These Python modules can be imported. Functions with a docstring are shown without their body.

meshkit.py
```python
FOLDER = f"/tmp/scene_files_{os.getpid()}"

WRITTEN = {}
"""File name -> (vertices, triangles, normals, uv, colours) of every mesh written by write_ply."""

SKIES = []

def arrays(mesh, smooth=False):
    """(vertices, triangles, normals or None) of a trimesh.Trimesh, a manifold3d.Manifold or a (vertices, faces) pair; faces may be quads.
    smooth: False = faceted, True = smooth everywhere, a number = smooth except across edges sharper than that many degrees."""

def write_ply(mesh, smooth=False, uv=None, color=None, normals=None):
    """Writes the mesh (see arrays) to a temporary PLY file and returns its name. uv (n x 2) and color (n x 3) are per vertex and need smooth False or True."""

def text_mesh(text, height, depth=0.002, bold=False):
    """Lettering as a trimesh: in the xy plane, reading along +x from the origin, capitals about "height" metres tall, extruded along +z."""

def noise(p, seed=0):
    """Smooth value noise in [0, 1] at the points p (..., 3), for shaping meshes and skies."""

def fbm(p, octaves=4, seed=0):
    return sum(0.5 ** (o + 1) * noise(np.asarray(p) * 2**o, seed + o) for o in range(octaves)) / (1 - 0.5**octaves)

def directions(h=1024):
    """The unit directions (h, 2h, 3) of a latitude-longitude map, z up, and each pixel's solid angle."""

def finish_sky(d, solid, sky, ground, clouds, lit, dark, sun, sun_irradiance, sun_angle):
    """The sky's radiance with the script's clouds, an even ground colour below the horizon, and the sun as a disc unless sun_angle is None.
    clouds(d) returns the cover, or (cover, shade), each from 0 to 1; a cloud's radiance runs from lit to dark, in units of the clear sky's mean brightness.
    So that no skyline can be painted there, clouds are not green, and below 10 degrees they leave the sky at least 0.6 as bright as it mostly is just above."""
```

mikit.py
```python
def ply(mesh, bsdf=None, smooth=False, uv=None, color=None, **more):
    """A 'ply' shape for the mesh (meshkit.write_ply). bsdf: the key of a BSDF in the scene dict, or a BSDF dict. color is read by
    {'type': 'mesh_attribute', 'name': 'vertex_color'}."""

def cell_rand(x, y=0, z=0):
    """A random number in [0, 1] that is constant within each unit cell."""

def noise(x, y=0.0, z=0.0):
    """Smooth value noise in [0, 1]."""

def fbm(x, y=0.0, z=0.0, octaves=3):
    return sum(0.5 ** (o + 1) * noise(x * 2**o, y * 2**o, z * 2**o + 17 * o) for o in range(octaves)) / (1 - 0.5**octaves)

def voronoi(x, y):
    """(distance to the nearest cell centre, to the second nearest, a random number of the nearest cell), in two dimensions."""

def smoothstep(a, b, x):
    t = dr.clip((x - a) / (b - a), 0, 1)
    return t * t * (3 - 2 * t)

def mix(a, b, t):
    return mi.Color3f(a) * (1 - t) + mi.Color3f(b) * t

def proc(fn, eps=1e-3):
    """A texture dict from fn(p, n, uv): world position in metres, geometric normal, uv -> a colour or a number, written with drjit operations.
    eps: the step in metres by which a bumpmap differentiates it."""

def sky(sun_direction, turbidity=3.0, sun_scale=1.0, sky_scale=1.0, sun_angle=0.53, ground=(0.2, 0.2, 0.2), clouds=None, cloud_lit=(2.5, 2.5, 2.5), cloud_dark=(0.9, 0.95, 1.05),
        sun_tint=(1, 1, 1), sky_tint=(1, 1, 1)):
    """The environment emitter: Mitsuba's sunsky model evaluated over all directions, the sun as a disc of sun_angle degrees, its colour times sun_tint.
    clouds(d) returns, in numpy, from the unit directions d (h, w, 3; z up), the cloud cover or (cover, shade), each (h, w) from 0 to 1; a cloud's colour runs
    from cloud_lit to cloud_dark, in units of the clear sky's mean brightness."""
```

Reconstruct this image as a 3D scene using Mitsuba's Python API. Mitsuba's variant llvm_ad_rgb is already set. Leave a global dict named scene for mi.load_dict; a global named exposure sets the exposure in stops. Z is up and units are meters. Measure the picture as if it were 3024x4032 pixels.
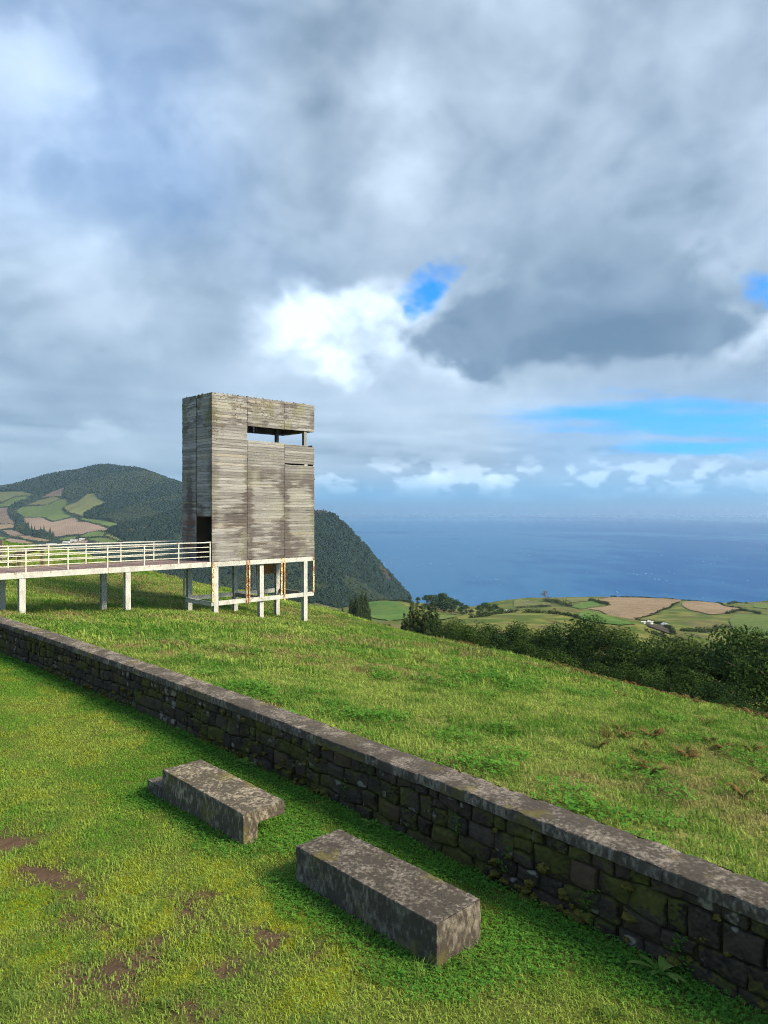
import math, random
import numpy as np, trimesh, drjit as dr, mitsuba as mi, mikit, meshkit
from scipy.interpolate import RBFInterpolator
from shapely.geometry import Polygon, Point, LineString
from shapely import contains_xy

T = mi.ScalarTransform4f
rng = np.random.default_rng(7)
random.seed(7)
scene, labels = {}, {}

# ------------------------------------------------------------------ camera, sky, exposure
exposure = 1.72
scene['camera'] = {'type': 'perspective', 'fov': 55.89, 'fov_axis': 'x', 'near_clip': 0.1, 'far_clip': 70000.0,
                   'to_world': T().look_at(origin=[0, 0, 0], target=[0, 1, -0.0021], up=[0, 0, 1])}


SUN = (0.90, -0.36, 0.72)


def nth(i):
    return ['first', 'second', 'third', 'fourth', 'fifth', 'sixth', 'seventh', 'eighth', 'ninth', 'tenth', 'eleventh', 'twelfth', 'thirteenth', 'fourteenth', 'fifteenth', 'sixteenth', 'seventeenth', 'eighteenth',
            'nineteenth', 'twentieth', 'twenty-first', 'twenty-second', 'twenty-third', 'twenty-fourth', 'twenty-fifth', 'twenty-sixth'][i]


def sky_blob(az, el, a0, e0, wa, we, rot=0.0):
    da, de = (az - a0), (el - e0)
    c, s = math.cos(math.radians(rot)), math.sin(math.radians(rot))
    return np.exp(-((da * c + de * s) / wa) ** 2 - ((de * c - da * s) / we) ** 2)


def soft(a, b, x):
    t = np.clip((x - a) / (b - a), 0, 1)
    return t * t * (3 - 2 * t)


def clouds(d):
    el = np.degrees(np.arcsin(np.clip(d[..., 2], -1, 1)))
    az = np.degrees(np.arctan2(d[..., 0], d[..., 1]))
    # noise is taken on a gently curved cloud deck, so that it flattens towards the horizon
    q = d / (d[..., 2:3] + 0.22)
    def f(scale, seed, o=5): return meshkit.fbm(np.stack([q[..., 0] * scale, q[..., 1] * scale * 0.8, q[..., 2] * 0 + seed], -1), o, seed)
    def g(scale, seed, o=5): return meshkit.fbm(d * scale + seed * 3.7, o, seed)
    wv = [g(4.5, 1), g(4.5, 2), g(17, 3, 5), g(17, 4, 5)]
    A = az + 10 * (wv[0] - .5) + 5.0 * (wv[2] - .5)
    E = el + 6 * (wv[1] - .5) + 4.0 * (wv[3] - .5)
    n1, n2, n3 = f(1.2, 5), f(4.2, 6, 6), g(30, 7)
    # soft streaks drawn out along the wind, as thin grey cloud shows them
    dw = d + .10 * (np.stack([g(6, 31, 3), g(6, 32, 3), g(6, 33, 3)], -1) - .5)
    st = meshkit.fbm(np.stack([dw[..., 0] * 9 + dw[..., 2] * 5, dw[..., 2] * 13 - dw[..., 0] * 5, dw[..., 1] * 4], -1), 6, 34)
    billow = 1 - np.abs(2 * meshkit.fbm(dw * 13, 5, 35) - 1)
    wisp = meshkit.fbm(np.stack([dw[..., 0] * 24 + dw[..., 2] * 16, dw[..., 2] * 30 - dw[..., 0] * 12, dw[..., 1] * 9], -1), 5, 37)
    # brightness of the cloud deck, 0 grey .. 1 white
    B = .245 + .26 * (n1 - .5) + .18 * (n2 - .5) + .58 * (st - .5) * soft(5, 14, el) + .10 * (billow - .6) * soft(8, 16, el) + .09 * (n3 - .5) + .10 * (wisp - .5) * soft(6, 13, el)
    B += .19 * sky_blob(A, E, -23, 26, 9, 9) * (.5 + 1.0 * soft(.35, .65, st)) + .20 * sky_blob(A, E, 1.4, 27, 3.0, 4.6, 25) * (.4 + 1.2 * billow) + .12 * sky_blob(A, E, -10, 27, 6, 4, -35) + .05 * sky_blob(A, E, -18, 14, 14, 8)
    B += .14 * sky_blob(A, E, 12, 36, 12, 5) - .09 * sky_blob(A, E, -5, 34.5, 8, 5) - .05 * sky_blob(A, E, 27, 24, 7, 6)
    B += .20 * sky_blob(A, E, 1, 11.5, 14, 5.5) + .09 * sky_blob(az, el, 14, 6, 16, 4)
    B -= .11 * sky_blob(A, E, 13, 22.0, 10, 3.4) + .06 * sky_blob(A, E, -10, 17.2, 9, 1.8) + .05 * sky_blob(A, E, -20, 12, 8, 3)
    # the bright cumulus, its top and its right shoulder
    cum = np.maximum.reduce([sky_blob(A, E, -4.8, 13.9, 4.8, 2.7), .95 * sky_blob(A, E, -1.2, 15.6, 4.4, 2.3), .80 * sky_blob(A, E, 2.8, 12.6, 5.8, 2.6, -25), .72 * sky_blob(A, E, -3.0, 11.0, 4.6, 2.0)])
    puff = 1 - np.abs(2 * meshkit.fbm(dw * 26, 5, 36) - 1)
    cum = soft(.18, 1.0, cum + .70 * (g(15, 10, 6) - .5) + .30 * (puff - .6)) * soft(.02, .25, cum)
    B += cum * (.30 + .60 * (puff - .55) + .60 * (g(30, 11) - .5)) + .36 * sky_blob(A, E, -4.9, 13.9, 2.0, 1.5)
    # the heavy dark cloud at the right, crisp along its left and lower rim
    dk = np.maximum.reduce([1.12 * sky_blob(A, E, 13.5, 13.9, 10.5, 4.0, 6), 1.05 * sky_blob(A, E, 17.0, 17.2, 8.0, 4.2, -6), .75 * sky_blob(A, E, 8.5, 11.2, 5, 1.3, 12), .8 * sky_blob(A, E, 21, 13, 5, 3)])
    dk = soft(.30, .70, 1.08 * dk + .85 * (g(12, 12, 6) - .5) + .34 * (puff - .6))
    B = B * (1 - dk) + dk * (.015 + .14 * soft(14.5, 20.0, E) + .17 * (billow - .55) + .14 * (g(14, 13) - .5))
    rb = soft(.35, .95, sky_blob(A, E, 27.0, 12.8, 3.8, 2.6) + .6 * (g(24, 14) - .5))
    B += rb * (.22 + .5 * (puff - .55)) * (1 - dk)
    # rows of small cumulus low over the sea
    row = soft(.45, .58, meshkit.fbm(np.stack([az * .62, el * 1.25, az * 0 + 3], -1), 5, 16)) * sky_blob(az, el, 8, 2.4, 60, 1.5)
    B += .50 * row * soft(-12, 0, az)
    for a0, e0, wa, we in ((4.5, 2.7, 1.1, .6), (8.3, 2.4, 1.2, .55), (9.4, 1.7, 1.5, .45), (19.7, 1.6, 1.4, .45), (25.6, 2.1, 1.3, .6), (23.0, 1.3, 1.8, .3), (-21.6, 5.9, 2.0, 1.0), (-14, 2.6, 2, .6)):
        k = sky_blob(az + 3.4 * (g(38, 17) - .5), el + 1.7 * (g(38, 18) - .5), a0, e0, wa, we)
        B += (.36 if a0 > 0 else .13) * soft(.30, .95, k + 1.1 * (g(60, 19, 5) - .5)) * soft(.02, .3, k) * (.7 + .5 * soft(-.4, .5, (el - e0) / we))
    lay = meshkit.fbm(np.stack([az * .10, el * 1.2 + .03 * az, az * 0 + 9], -1), 5, 20)
    B += (.45 * (lay - .5) + .03) * np.exp(-((el - 5.0) / 3.2) ** 2)
    # thin cloud glows round the sun that shines through it
    sd = np.array(SUN) / np.linalg.norm(SUN)
    B += .5 * np.exp(-((np.degrees(np.arccos(np.clip(d @ sd, -1, 1))) / 14) ** 2))
    # openings to the blue
    hA, hE = az + .45 * (A - az) + 3.2 * (g(19, 41, 5) - .5) + 1.3 * (g(60, 43, 3) - .5), el + .45 * (E - el) + 2.6 * (g(19, 42, 5) - .5) + 1.1 * (g(60, 44, 3) - .5)
    hole = np.maximum.reduce([sky_blob(hA, hE, 3.0, 16.4, 2.6, 2.0, 35), .85 * sky_blob(hA, hE, 4.9, 17.9, 2.2, 1.0, 15), .8 * sky_blob(hA, hE, 1.9, 14.6, 1.0, 1.2), .95 * sky_blob(hA, hE, 28.4, 15.4, 2.2, 1.6), 0 * az])
    hole = soft(.02, .3, hole) * soft(.25, .95, hole + .5 * (g(24, 21, 6) - .5)) * (.55 + .45 * soft(.35, .6, g(33, 45, 4))) * (1 - .6 * dk)
    es = el + .07 * (az - 20) + 1.3 * (meshkit.fbm(np.stack([az * .22, el * .9, az * 0 + 2], -1), 5, 22) - .5)
    strip = np.maximum(1.1 * sky_blob(az, es, 22, 6.9, 13, 1.7), 1.0 * sky_blob(az, es, 24, 5.0, 9, 1.1))
    strip = .92 * soft(.18, 1.05, strip + 1.0 * (meshkit.fbm(np.stack([az * .13, el * 1.5 + .06 * az, az * 0 + 5], -1), 6, 23) - .5)) * soft(2, 14, az)
    thin = .08 + .24 * soft(.40, .75, g(2.6, 24, 3)) * soft(12, 26, el)
    veil = .25 * np.exp(-((el - 5) / 5) ** 2) * soft(2, 16, az)
    cover = 1 - np.maximum.reduce([hole, strip, thin, veil])
    cover = cover * (1 - .72 * np.exp(-(el / 2.0) ** 2) * soft(-25, 0, az))
    return cover, 1 - np.clip(B, 0, 1)


scene['sky'] = mikit.sky(SUN, turbidity=3, sun_scale=1.6, sky_scale=1.0, sun_angle=18, ground=(.05, .10, .17), clouds=clouds,
                         cloud_lit=(2.55, 3.0, 3.40), cloud_dark=(.39, .59, .81), sun_tint=(.98, 1.0, 1.02), sky_tint=(.30, 1.45, 2.35))

HAZE = {'type': 'homogeneous', 'albedo': {'type': 'rgb', 'value': [.64, .85, 1.0]}, 'sigma_t': 1.15e-4, 'phase': {'type': 'hg', 'g': 0.6}}
scene['haze_air'] = HAZE
scene['camera']['medium'] = {'type': 'ref', 'id': 'haze_air'}
scene['null_surface'] = {'type': 'null'}
scene['haze'] = {'type': 'cube', 'to_world': T().translate([0, 0, 0]).scale([33500, 33500, 1]) @ T().translate([0, 0, -12]).scale([1, 1, 205]), 'bsdf': {'type': 'ref', 'id': 'null_surface'}, 'interior': {'type': 'ref', 'id': 'haze_air'}}
labels['haze'] = {'label': 'pale blue haze thickening over the far hills and sea', 'category': 'haze', 'kind': 'stuff'}

# ------------------------------------------------------------------ helpers


def thing(name, label, category, group=None, kind=None):
    key, k = name, 0
    while key in labels:
        k += 1
        key = f'{name}_{k:03d}'
    labels[key] = {'label': label, 'category': category}
    if group: labels[key]['group'] = group
    if kind: labels[key]['kind'] = kind
    return key


USED = {}


def put(key, shape):
    """Adds one entry, numbering a name that is taken."""
    n = USED.get(key)
    USED[key] = 0 if n is None else n + 1
    k = key if n is None else f'{key}_{n + 1:03d}'
    scene[k] = shape
    return k


def structure(name, mesh, bsdf, smooth=False, label=None, **more):
    k = put(name, mikit.ply(mesh, bsdf, smooth, **more))
    labels[k] = {'kind': 'structure', 'label': label or name.replace('_', ' '), 'category': name.replace('_', ' ')}
    return k


class MB:
    """Collects pieces into one mesh, with a uv per vertex (u: a random number of the piece)."""

    def __init__(self): self.v, self.f, self.uv, self.n = [], [], [], 0

    def add(self, v, f, u=None, uv=None):
        v = np.asarray(v, float)
        self.v.append(v); self.f.append(np.asarray(f) + self.n); self.n += len(v)
        self.uv.append(np.tile([rng.random() if u is None else u, 0.0], (len(v), 1)) if uv is None else uv)

    def mesh(self): return np.vstack(self.v), np.vstack(self.f)

    def ply(self, bsdf, smooth=False, to=None):
        more = {} if to is None else {'to_world': to}
        if smooth not in (False, True):
            return mikit.ply(self.mesh(), bsdf, smooth, **more)
        return mikit.ply(self.mesh(), bsdf, smooth, uv=np.vstack(self.uv), **more)


BOXF = np.array([[0, 2, 3], [0, 3, 1], [4, 5, 7], [4, 7, 6], [0, 1, 5], [0, 5, 4], [2, 6, 7], [2, 7, 3], [0, 4, 6], [0, 6, 2], [1, 3, 7], [1, 7, 5]])


def box_between(lo, hi, frame=None):
    v = np.array([[x, y, z] for z in (lo[2], hi[2]) for y in (lo[1], hi[1]) for x in (lo[0], hi[0])], float)
    return (frame(v) if frame else v), BOXF


def bevel_box(lo, hi, b, frame=None):
    """A box with chamfered edges."""
    lo, hi = np.array(lo, float), np.array(hi, float)
    c, h = (lo + hi) / 2, (hi - lo) / 2
    pts = []
    for k in range(3):
        for sx in (-1, 1):
            for sy in (-1, 1):
                for sz in (-1, 1):
                    s = np.array([sx, sy, sz]); e = h - b; e[k] = h[k]
                    pts.append(c + s * e)
    hull = trimesh.convex.convex_hull(np.array(pts))
    v = np.array(hull.vertices)
    return (frame(v) if frame else v), np.array(hull.faces)


def tube(points, radii, sides=6):
    p = np.asarray(points, float)
    t = np.gradient(p, axis=0); t /= np.linalg.norm(t, axis=1, keepdims=True) + 1e-12
    a = np.cross(t, np.where(np.abs(t[:, 2:]) < .9, [0, 0, 1.], [1., 0, 0])); a /= np.linalg.norm(a, axis=1, keepdims=True)
    b = np.cross(t, a); an = np.arange(sides) * 2 * np.pi / sides
    v = p[:, None] + np.broadcast_to(radii, (len(p),))[:, None, None] * (np.cos(an)[None, :, None] * a[:, None] + np.sin(an)[None, :, None] * b[:, None])
    i, j = np.meshgrid(np.arange(len(p) - 1), np.arange(sides), indexing='ij')
    q = np.stack([i * sides + j, i * sides + (j + 1) % sides, (i + 1) * sides + (j + 1) % sides, (i + 1) * sides + j], -1).reshape(-1, 4)
    return v.reshape(-1, 3), np.vstack([q[:, [0, 1, 2]], q[:, [0, 2, 3]]])


def grid_faces(n, m):
    i, j = np.meshgrid(np.arange(n - 1), np.arange(m - 1), indexing='ij')
    a = (i * m + j).ravel()
    return np.vstack([np.stack([a, a + 1, a + m + 1], 1), np.stack([a, a + m + 1, a + m], 1)])


def nz(p, s, seed=0, o=3):
    p = np.asarray(p, float)
    if p.shape[-1] == 2: p = np.concatenate([p, np.zeros(p.shape[:-1] + (1,))], -1)
    return meshkit.fbm(p * s + 100.0, o, seed)

# ------------------------------------------------------------------ materials
N, FB, VO, SS, MIX = mikit.noise, mikit.fbm, mikit.voronoi, mikit.smoothstep, mikit.mix


def bsdf(key, color, roughness=.85, bump=None, scale=1.0, eps=2e-3, specular=.3, two=True, **more):
    col = color if not callable(color) else mikit.proc(color)
    if isinstance(col, (tuple, list)): col = {'type': 'rgb', 'value': list(col)}
    b = {'type': 'principled', 'base_color': col, 'roughness': roughness if not callable(roughness) else mikit.proc(roughness), 'specular': specular, **more}
    if bump: b = {'type': 'bumpmap', 'nested': mikit.proc(bump, eps), 'scale': scale, 'bsdf': b}
    scene[key] = {'type': 'twosided', 'bsdf': b} if two else b


def leaf(key, color, trans=.55, roughness=.6):
    scene[key] = {'type': 'principledthin', 'base_color': mikit.proc(color), 'roughness': roughness, 'diff_trans': trans, 'spec_trans': 0.0, 'eta': 1.35}


TS, TV = (.718, .696), (-.696, .718)           # the tower's long and short direction
TP = (-8.48, 35.6)                             # its near bottom corner


def wood_color(p, n, uv):
    s = (p.x - TP[0]) * TS[0] + (p.y - TP[1]) * TS[1]
    v = (p.x - TP[0]) * TV[0] + (p.y - TP[1]) * TV[1]
    side = SS(.04, .12, v)                      # 0 on the long front, 1 on the short sides
    a = s + v
    r = uv.x
    grain = FB(a * 1.6, p.z * 60.0, r * 31.0, 4)
    tone = MIX((.165, .165, .160), (.385, .392, .388), .10 + .66 * r + 1.1 * (grain - .5))
    warm = N(r * 57.0)
    tone = MIX(tone, mi.Color3f(.40, .36, .26), .4 * SS(.72, .95, warm))
    # weather stains, drawn out along the boards, that start at the panel joints
    j = dr.minimum(dr.minimum(dr.abs(a), dr.abs(a - 2.055)), dr.minimum(dr.abs(a - 4.405), dr.abs(a - 6.42)))
    streak = FB(a * 1.3 + r * 3.0, p.z * 7.0, 2.0 + r * 2.0, 4)
    big = FB(a * .6 + 3.0, p.z * .5, 4.0, 3)
    st = SS(.455, .62, streak * .5 + big * .5 + .17 * SS(.55, .0, j) - .02)
    st = st * SS(3.4, 1.6, p.z + 1.2 * (big - .5))
    top = SS(.52, .66, FB(a * 1.6, p.z * 5.0, 9.0, 4) + .12 * SS(.45, .0, j)) * SS(3.2, 4.2, p.z)
    tone = MIX(tone, mi.Color3f(.070, .056, .052), dr.maximum(.76 * st, .6 * top))
    # orange and dark lichen near the roof edge
    d1, d2, w = VO(a * 7.5, p.z * 7.5)
    lo_ = SS(.45, .62, FB(a * 1.3, p.z * .8, 3.0)) * SS(3.6, 5.2, p.z + 1.2 * (1 - SS(0, 1.2, dr.abs(a))))
    spots_ = SS(.30, .20, d1 + .35 * (N(a * 30, p.z * 30) - .5)) * lo_ * SS(.3, .6, w)
    tone = MIX(tone, MIX((.20, .13, .035), (.06, .05, .03), w), .9 * spots_)
    moss = SS(.52, .70, FB(a * 2.0 + 7, p.z * 1.5, 5.0, 4)) * SS(3.0, 5.6, p.z)
    tone = MIX(tone, mi.Color3f(.15, .145, .060), moss * (.45 + .4 * side))
    green = SS(.55, .72, FB(a * 1.1 + 1, p.z * .7, 21.0, 4))
    tone = MIX(tone, mi.Color3f(.28, .30, .21), .3 * green)
    red = side * SS(.2, -.6, p.z) * SS(1.2, 1.6, v)
    return MIX(tone, mi.Color3f(.17, .085, .055), .6 * red * SS(.3, .6, N(r * 91.0)))


def wood_bump(p, n, uv):
    a = (p.x - TP[0]) * (TS[0] + TV[0]) + (p.y - TP[1]) * (TS[1] + TV[1])
    return .002 * FB(a * 4.0, p.z * 70.0, uv.x * 31.0, 3)


bsdf('weathered_wood', wood_color, .9, wood_bump, 1.0, specular=.2)
bsdf('inner_wood', lambda p, n, uv: MIX((.26, .12, .05), (.38, .20, .08), FB(p.x * 3 + p.y * 3, p.z * 40, uv.x * 9)), .8, specular=.2)
bsdf('board_backing', (.17, .155, .13), .95, specular=.1)


def paint(base, rust_at, amount):
    def fn(p, n, uv):
        a = p.x + p.y * 1.1
        dirt = FB(a * 3.0, p.z * 3.0, p.y * 3.0, 4)
        c = MIX(mi.Color3f(base) * .80, base, SS(.35, .6, dirt))
        ru = SS(rust_at, rust_at + .07, FB(a * 1.9, p.z * 3.1, uv.x * 40.0, 4) + amount * (N(a * 21, p.z * 17, p.y * 20) - .5) + .10 * (uv.x - .5))
        return MIX(c, MIX((.42, .15, .035), (.16, .06, .03), N(a * 13, p.z * 13, 4)), .9 * ru)
    return fn


bsdf('white_steel', paint((.50, .525, .50), .70, .3), .5, specular=.45)
bsdf('cream_steel', paint((.60, .61, .53), .66, .35), .5, specular=.45)
bsdf('rusty_steel', paint((.72, .66, .40), .48, .6), .65, specular=.35)
bsdf('orange_steel', paint((.66, .50, .22), .40, .7), .7, specular=.3)
bsdf('grey_steel', paint((.22, .225, .22), .72, .3), .6, specular=.35)
bsdf('deck_wood', lambda p, n, uv: MIX((.085, .062, .060), (.20, .155, .145), .2 + .6 * uv.x + .5 * (FB(p.x * 5, p.y * 5, p.z, 3) - .5)), .8, specular=.25)


def concrete_color(base, dark, spread):
    def fn(p, n, uv):
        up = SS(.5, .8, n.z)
        big = FB(p.x * 2.6, p.y * 2.6, p.z * 2.6 + 3, 3)
        fine = FB(p.x * 30.0, p.y * 30.0, p.z * 30.0, 4)
        sp = N(p.x * 95, p.y * 95, p.z * 95)
        c = MIX(base, mi.Color3f(base) * 1.35 + mi.Color3f(.03, .025, .0), SS(.5, .66, fine))
        lich = SS(spread - .08, spread + .24, .34 * big + .66 * fine)
        c = MIX(c, dark, .58 * lich)
        c = MIX(c, mi.Color3f(.50, .48, .41), .55 * SS(.72, .9, sp) * SS(.38, .6, fine))
        c = MIX(c, mi.Color3f(dark) * .6, .7 * SS(.78, .92, N(p.x * 60 + 9, p.y * 60, p.z * 60)))
        drip_shade = SS(.26, .56, .55 * FB((p.x - p.y) * 26.0, (p.x + p.y) * 26.0, p.z * 13.0, 4) + .45 * FB(p.x * 5, p.y * 5, p.z * 3.5 + 7, 4)) * (1 - up)
        c = MIX(c, mi.Color3f(.030, .026, .022), .85 * drip_shade)  # dark algae streaks, spread wider on upright faces to stand in for shade
        moss = SS(.60, .72, FB(p.x * 3.1 + 8, p.y * 3.1, p.z * 3.1, 4))
        return MIX(c, mi.Color3f(.12, .11, .025), .55 * moss)
    return fn


def concrete_bump(p, n, uv):
    return .006 * FB(p.x * 28, p.y * 28, p.z * 28, 3) + .003 * N(p.x * 120, p.y * 120, p.z * 120)


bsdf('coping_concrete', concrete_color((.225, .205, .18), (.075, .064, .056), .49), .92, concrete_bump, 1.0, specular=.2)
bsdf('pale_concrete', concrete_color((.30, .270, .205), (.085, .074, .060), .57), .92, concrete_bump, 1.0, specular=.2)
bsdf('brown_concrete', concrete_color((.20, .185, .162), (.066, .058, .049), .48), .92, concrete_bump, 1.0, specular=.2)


def stone_color(p, n, uv):
    r = uv.x
    f = FB(p.x * 9, p.y * 9, p.z * 9, 4)
    g_ = FB(p.x * 38, p.y * 38, p.z * 38, 3)
    c = MIX((.020, .017, .014), (.075, .062, .049), .2 + .45 * r + .7 * (f - .5) + .9 * (g_ - .5))
    c = MIX(c, mi.Color3f(.115, .075, .052), .5 * SS(.75, .95, N(r * 37.0)))
    c = MIX(c, mi.Color3f(.26, .25, .22), .6 * SS(.66, .74, FB(p.x * 6 + 4, p.y * 6, p.z * 6 + r * 9, 4)))
    m = FB(p.x * 2.1 + 2, p.y * 2.1, p.z * 2.6, 4) * .75 + .25 * N(r * 71.0) + .10 * SS(.2, .8, n.z) + .38 * (g_ - .5) + .22 * (f - .5)
    moss = SS(.50, .62, m)
    return MIX(c, MIX((.036, .042, .011), (.090, .094, .019), N(p.x * 25, p.y * 25, p.z * 25)), .8 * moss)


bsdf('basalt_stone', stone_color, .95, lambda p, n, uv: .016 * FB(p.x * 17, p.y * 17, p.z * 17, 4) + .006 * FB(p.x * 60, p.y * 60, p.z * 60, 2), 1.0, specular=.15)
bsdf('wall_mortar', lambda p, n, uv: MIX((.018, .016, .013), (.045, .042, .02), FB(p.x * 6, p.y * 6, p.z * 6)), .95, specular=.1)
scene['ground_paint'] = {'type': 'twosided', 'bsdf': {'type': 'bumpmap', 'nested': mikit.proc(lambda p, n, uv: .02 * FB(p.x * 30, p.y * 30, p.z * 8, 3)), 'scale': 1.0,
                         'bsdf': {'type': 'diffuse', 'reflectance': {'type': 'mesh_attribute', 'name': 'vertex_color'}}}}
scene['vertex_paint'] = {'type': 'twosided', 'bsdf': {'type': 'diffuse', 'reflectance': {'type': 'mesh_attribute', 'name': 'vertex_color'}}}


def turf_color(p, n, uv):
    w = FB(p.x * .55, p.y * .55, 3.0, 3)
    m = FB(p.x * 2.3, p.y * 2.3, 8.0, 3)
    c = MIX((.130, .290, .038), (.270, .385, .070), SS(.38, .62, .6 * w + .4 * m))
    c = MIX(c, mi.Color3f(.25, .32, .030), .5 * SS(.58, .72, m))
    c = c * (.50 + .95 * uv.x)
    return MIX(c, mi.Color3f(.42, .36, .19), .75 * SS(.83, .92, N(uv.x * 113.0)))


def long_color(p, n, uv):
    w = FB(p.x * .16, p.y * .16, 5.0, 3)
    m = FB(p.x * .75, p.y * .75, 1.0, 4)
    m2 = FB(p.x * 3.2, p.y * 3.2, 7.0, 3)
    c = MIX((.092, .220, .032), (.280, .385, .085), SS(.36, .62, .3 * w + .4 * m + .3 * m2))
    dry = SS(.49, .64, FB(p.x * .33 + 9, p.y * .33, 2.0, 4))
    c = MIX(c, mi.Color3f(.27, .22, .11), .75 * dry * SS(.35, .6, m2))
    c = c * (.6 + .8 * uv.x)
    return MIX(c, mi.Color3f(.44, .38, .21), .8 * SS(.84, .92, N(uv.x * 113.0 + 5)))


leaf('turf_blade', turf_color)
leaf('long_blade', long_color)
leaf('clover_leaf', lambda p, n, uv: MIX((.060, .190, .028), (.120, .290, .045), uv.x))
leaf('tuft_blade', lambda p, n, uv: MIX((.085, .180, .035), (.20, .29, .07), uv.x))
leaf('moss_tip', lambda p, n, uv: MIX((.24, .30, .012), (.40, .42, .02), uv.x))
leaf('bracken_frond', lambda p, n, uv: MIX(MIX((.13, .066, .030), (.21, .145, .070), N(uv.x * 60.0)), mi.Color3f(.11, .14, .04), SS(.50, .70, uv.x)), .4)
for nm_, c0_, c1_ in (('tree_leaf', (.020, .044, .012), (.056, .100, .024)), ('tree_leaf_dark', (.014, .032, .012), (.036, .068, .022)), ('tree_leaf_pale', (.030, .054, .015), (.088, .135, .034))):
    leaf(nm_, lambda p, n, uv, c0_=c0_, c1_=c1_: MIX(c0_, c1_, uv.x), .22, .45)
leaf('conifer_leaf', lambda p, n, uv: MIX((.018, .040, .013), (.060, .085, .022), uv.x), .3)
leaf('hedge_leaf', lambda p, n, uv: MIX((.020, .040, .014), (.060, .080, .025), uv.x), .3)
bsdf('bark', lambda p, n, uv: MIX((.055, .045, .034), (.15, .13, .10), FB(p.x * 6, p.y * 6, p.z * 2)), .95, specular=.1)
bsdf('dead_wood', lambda p, n, uv: MIX((.045, .035, .028), (.22, .195, .155), FB((p.x + p.y) * 2, (p.x - p.y) * 30, p.z * 30, 4)), .9, specular=.15)

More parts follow.
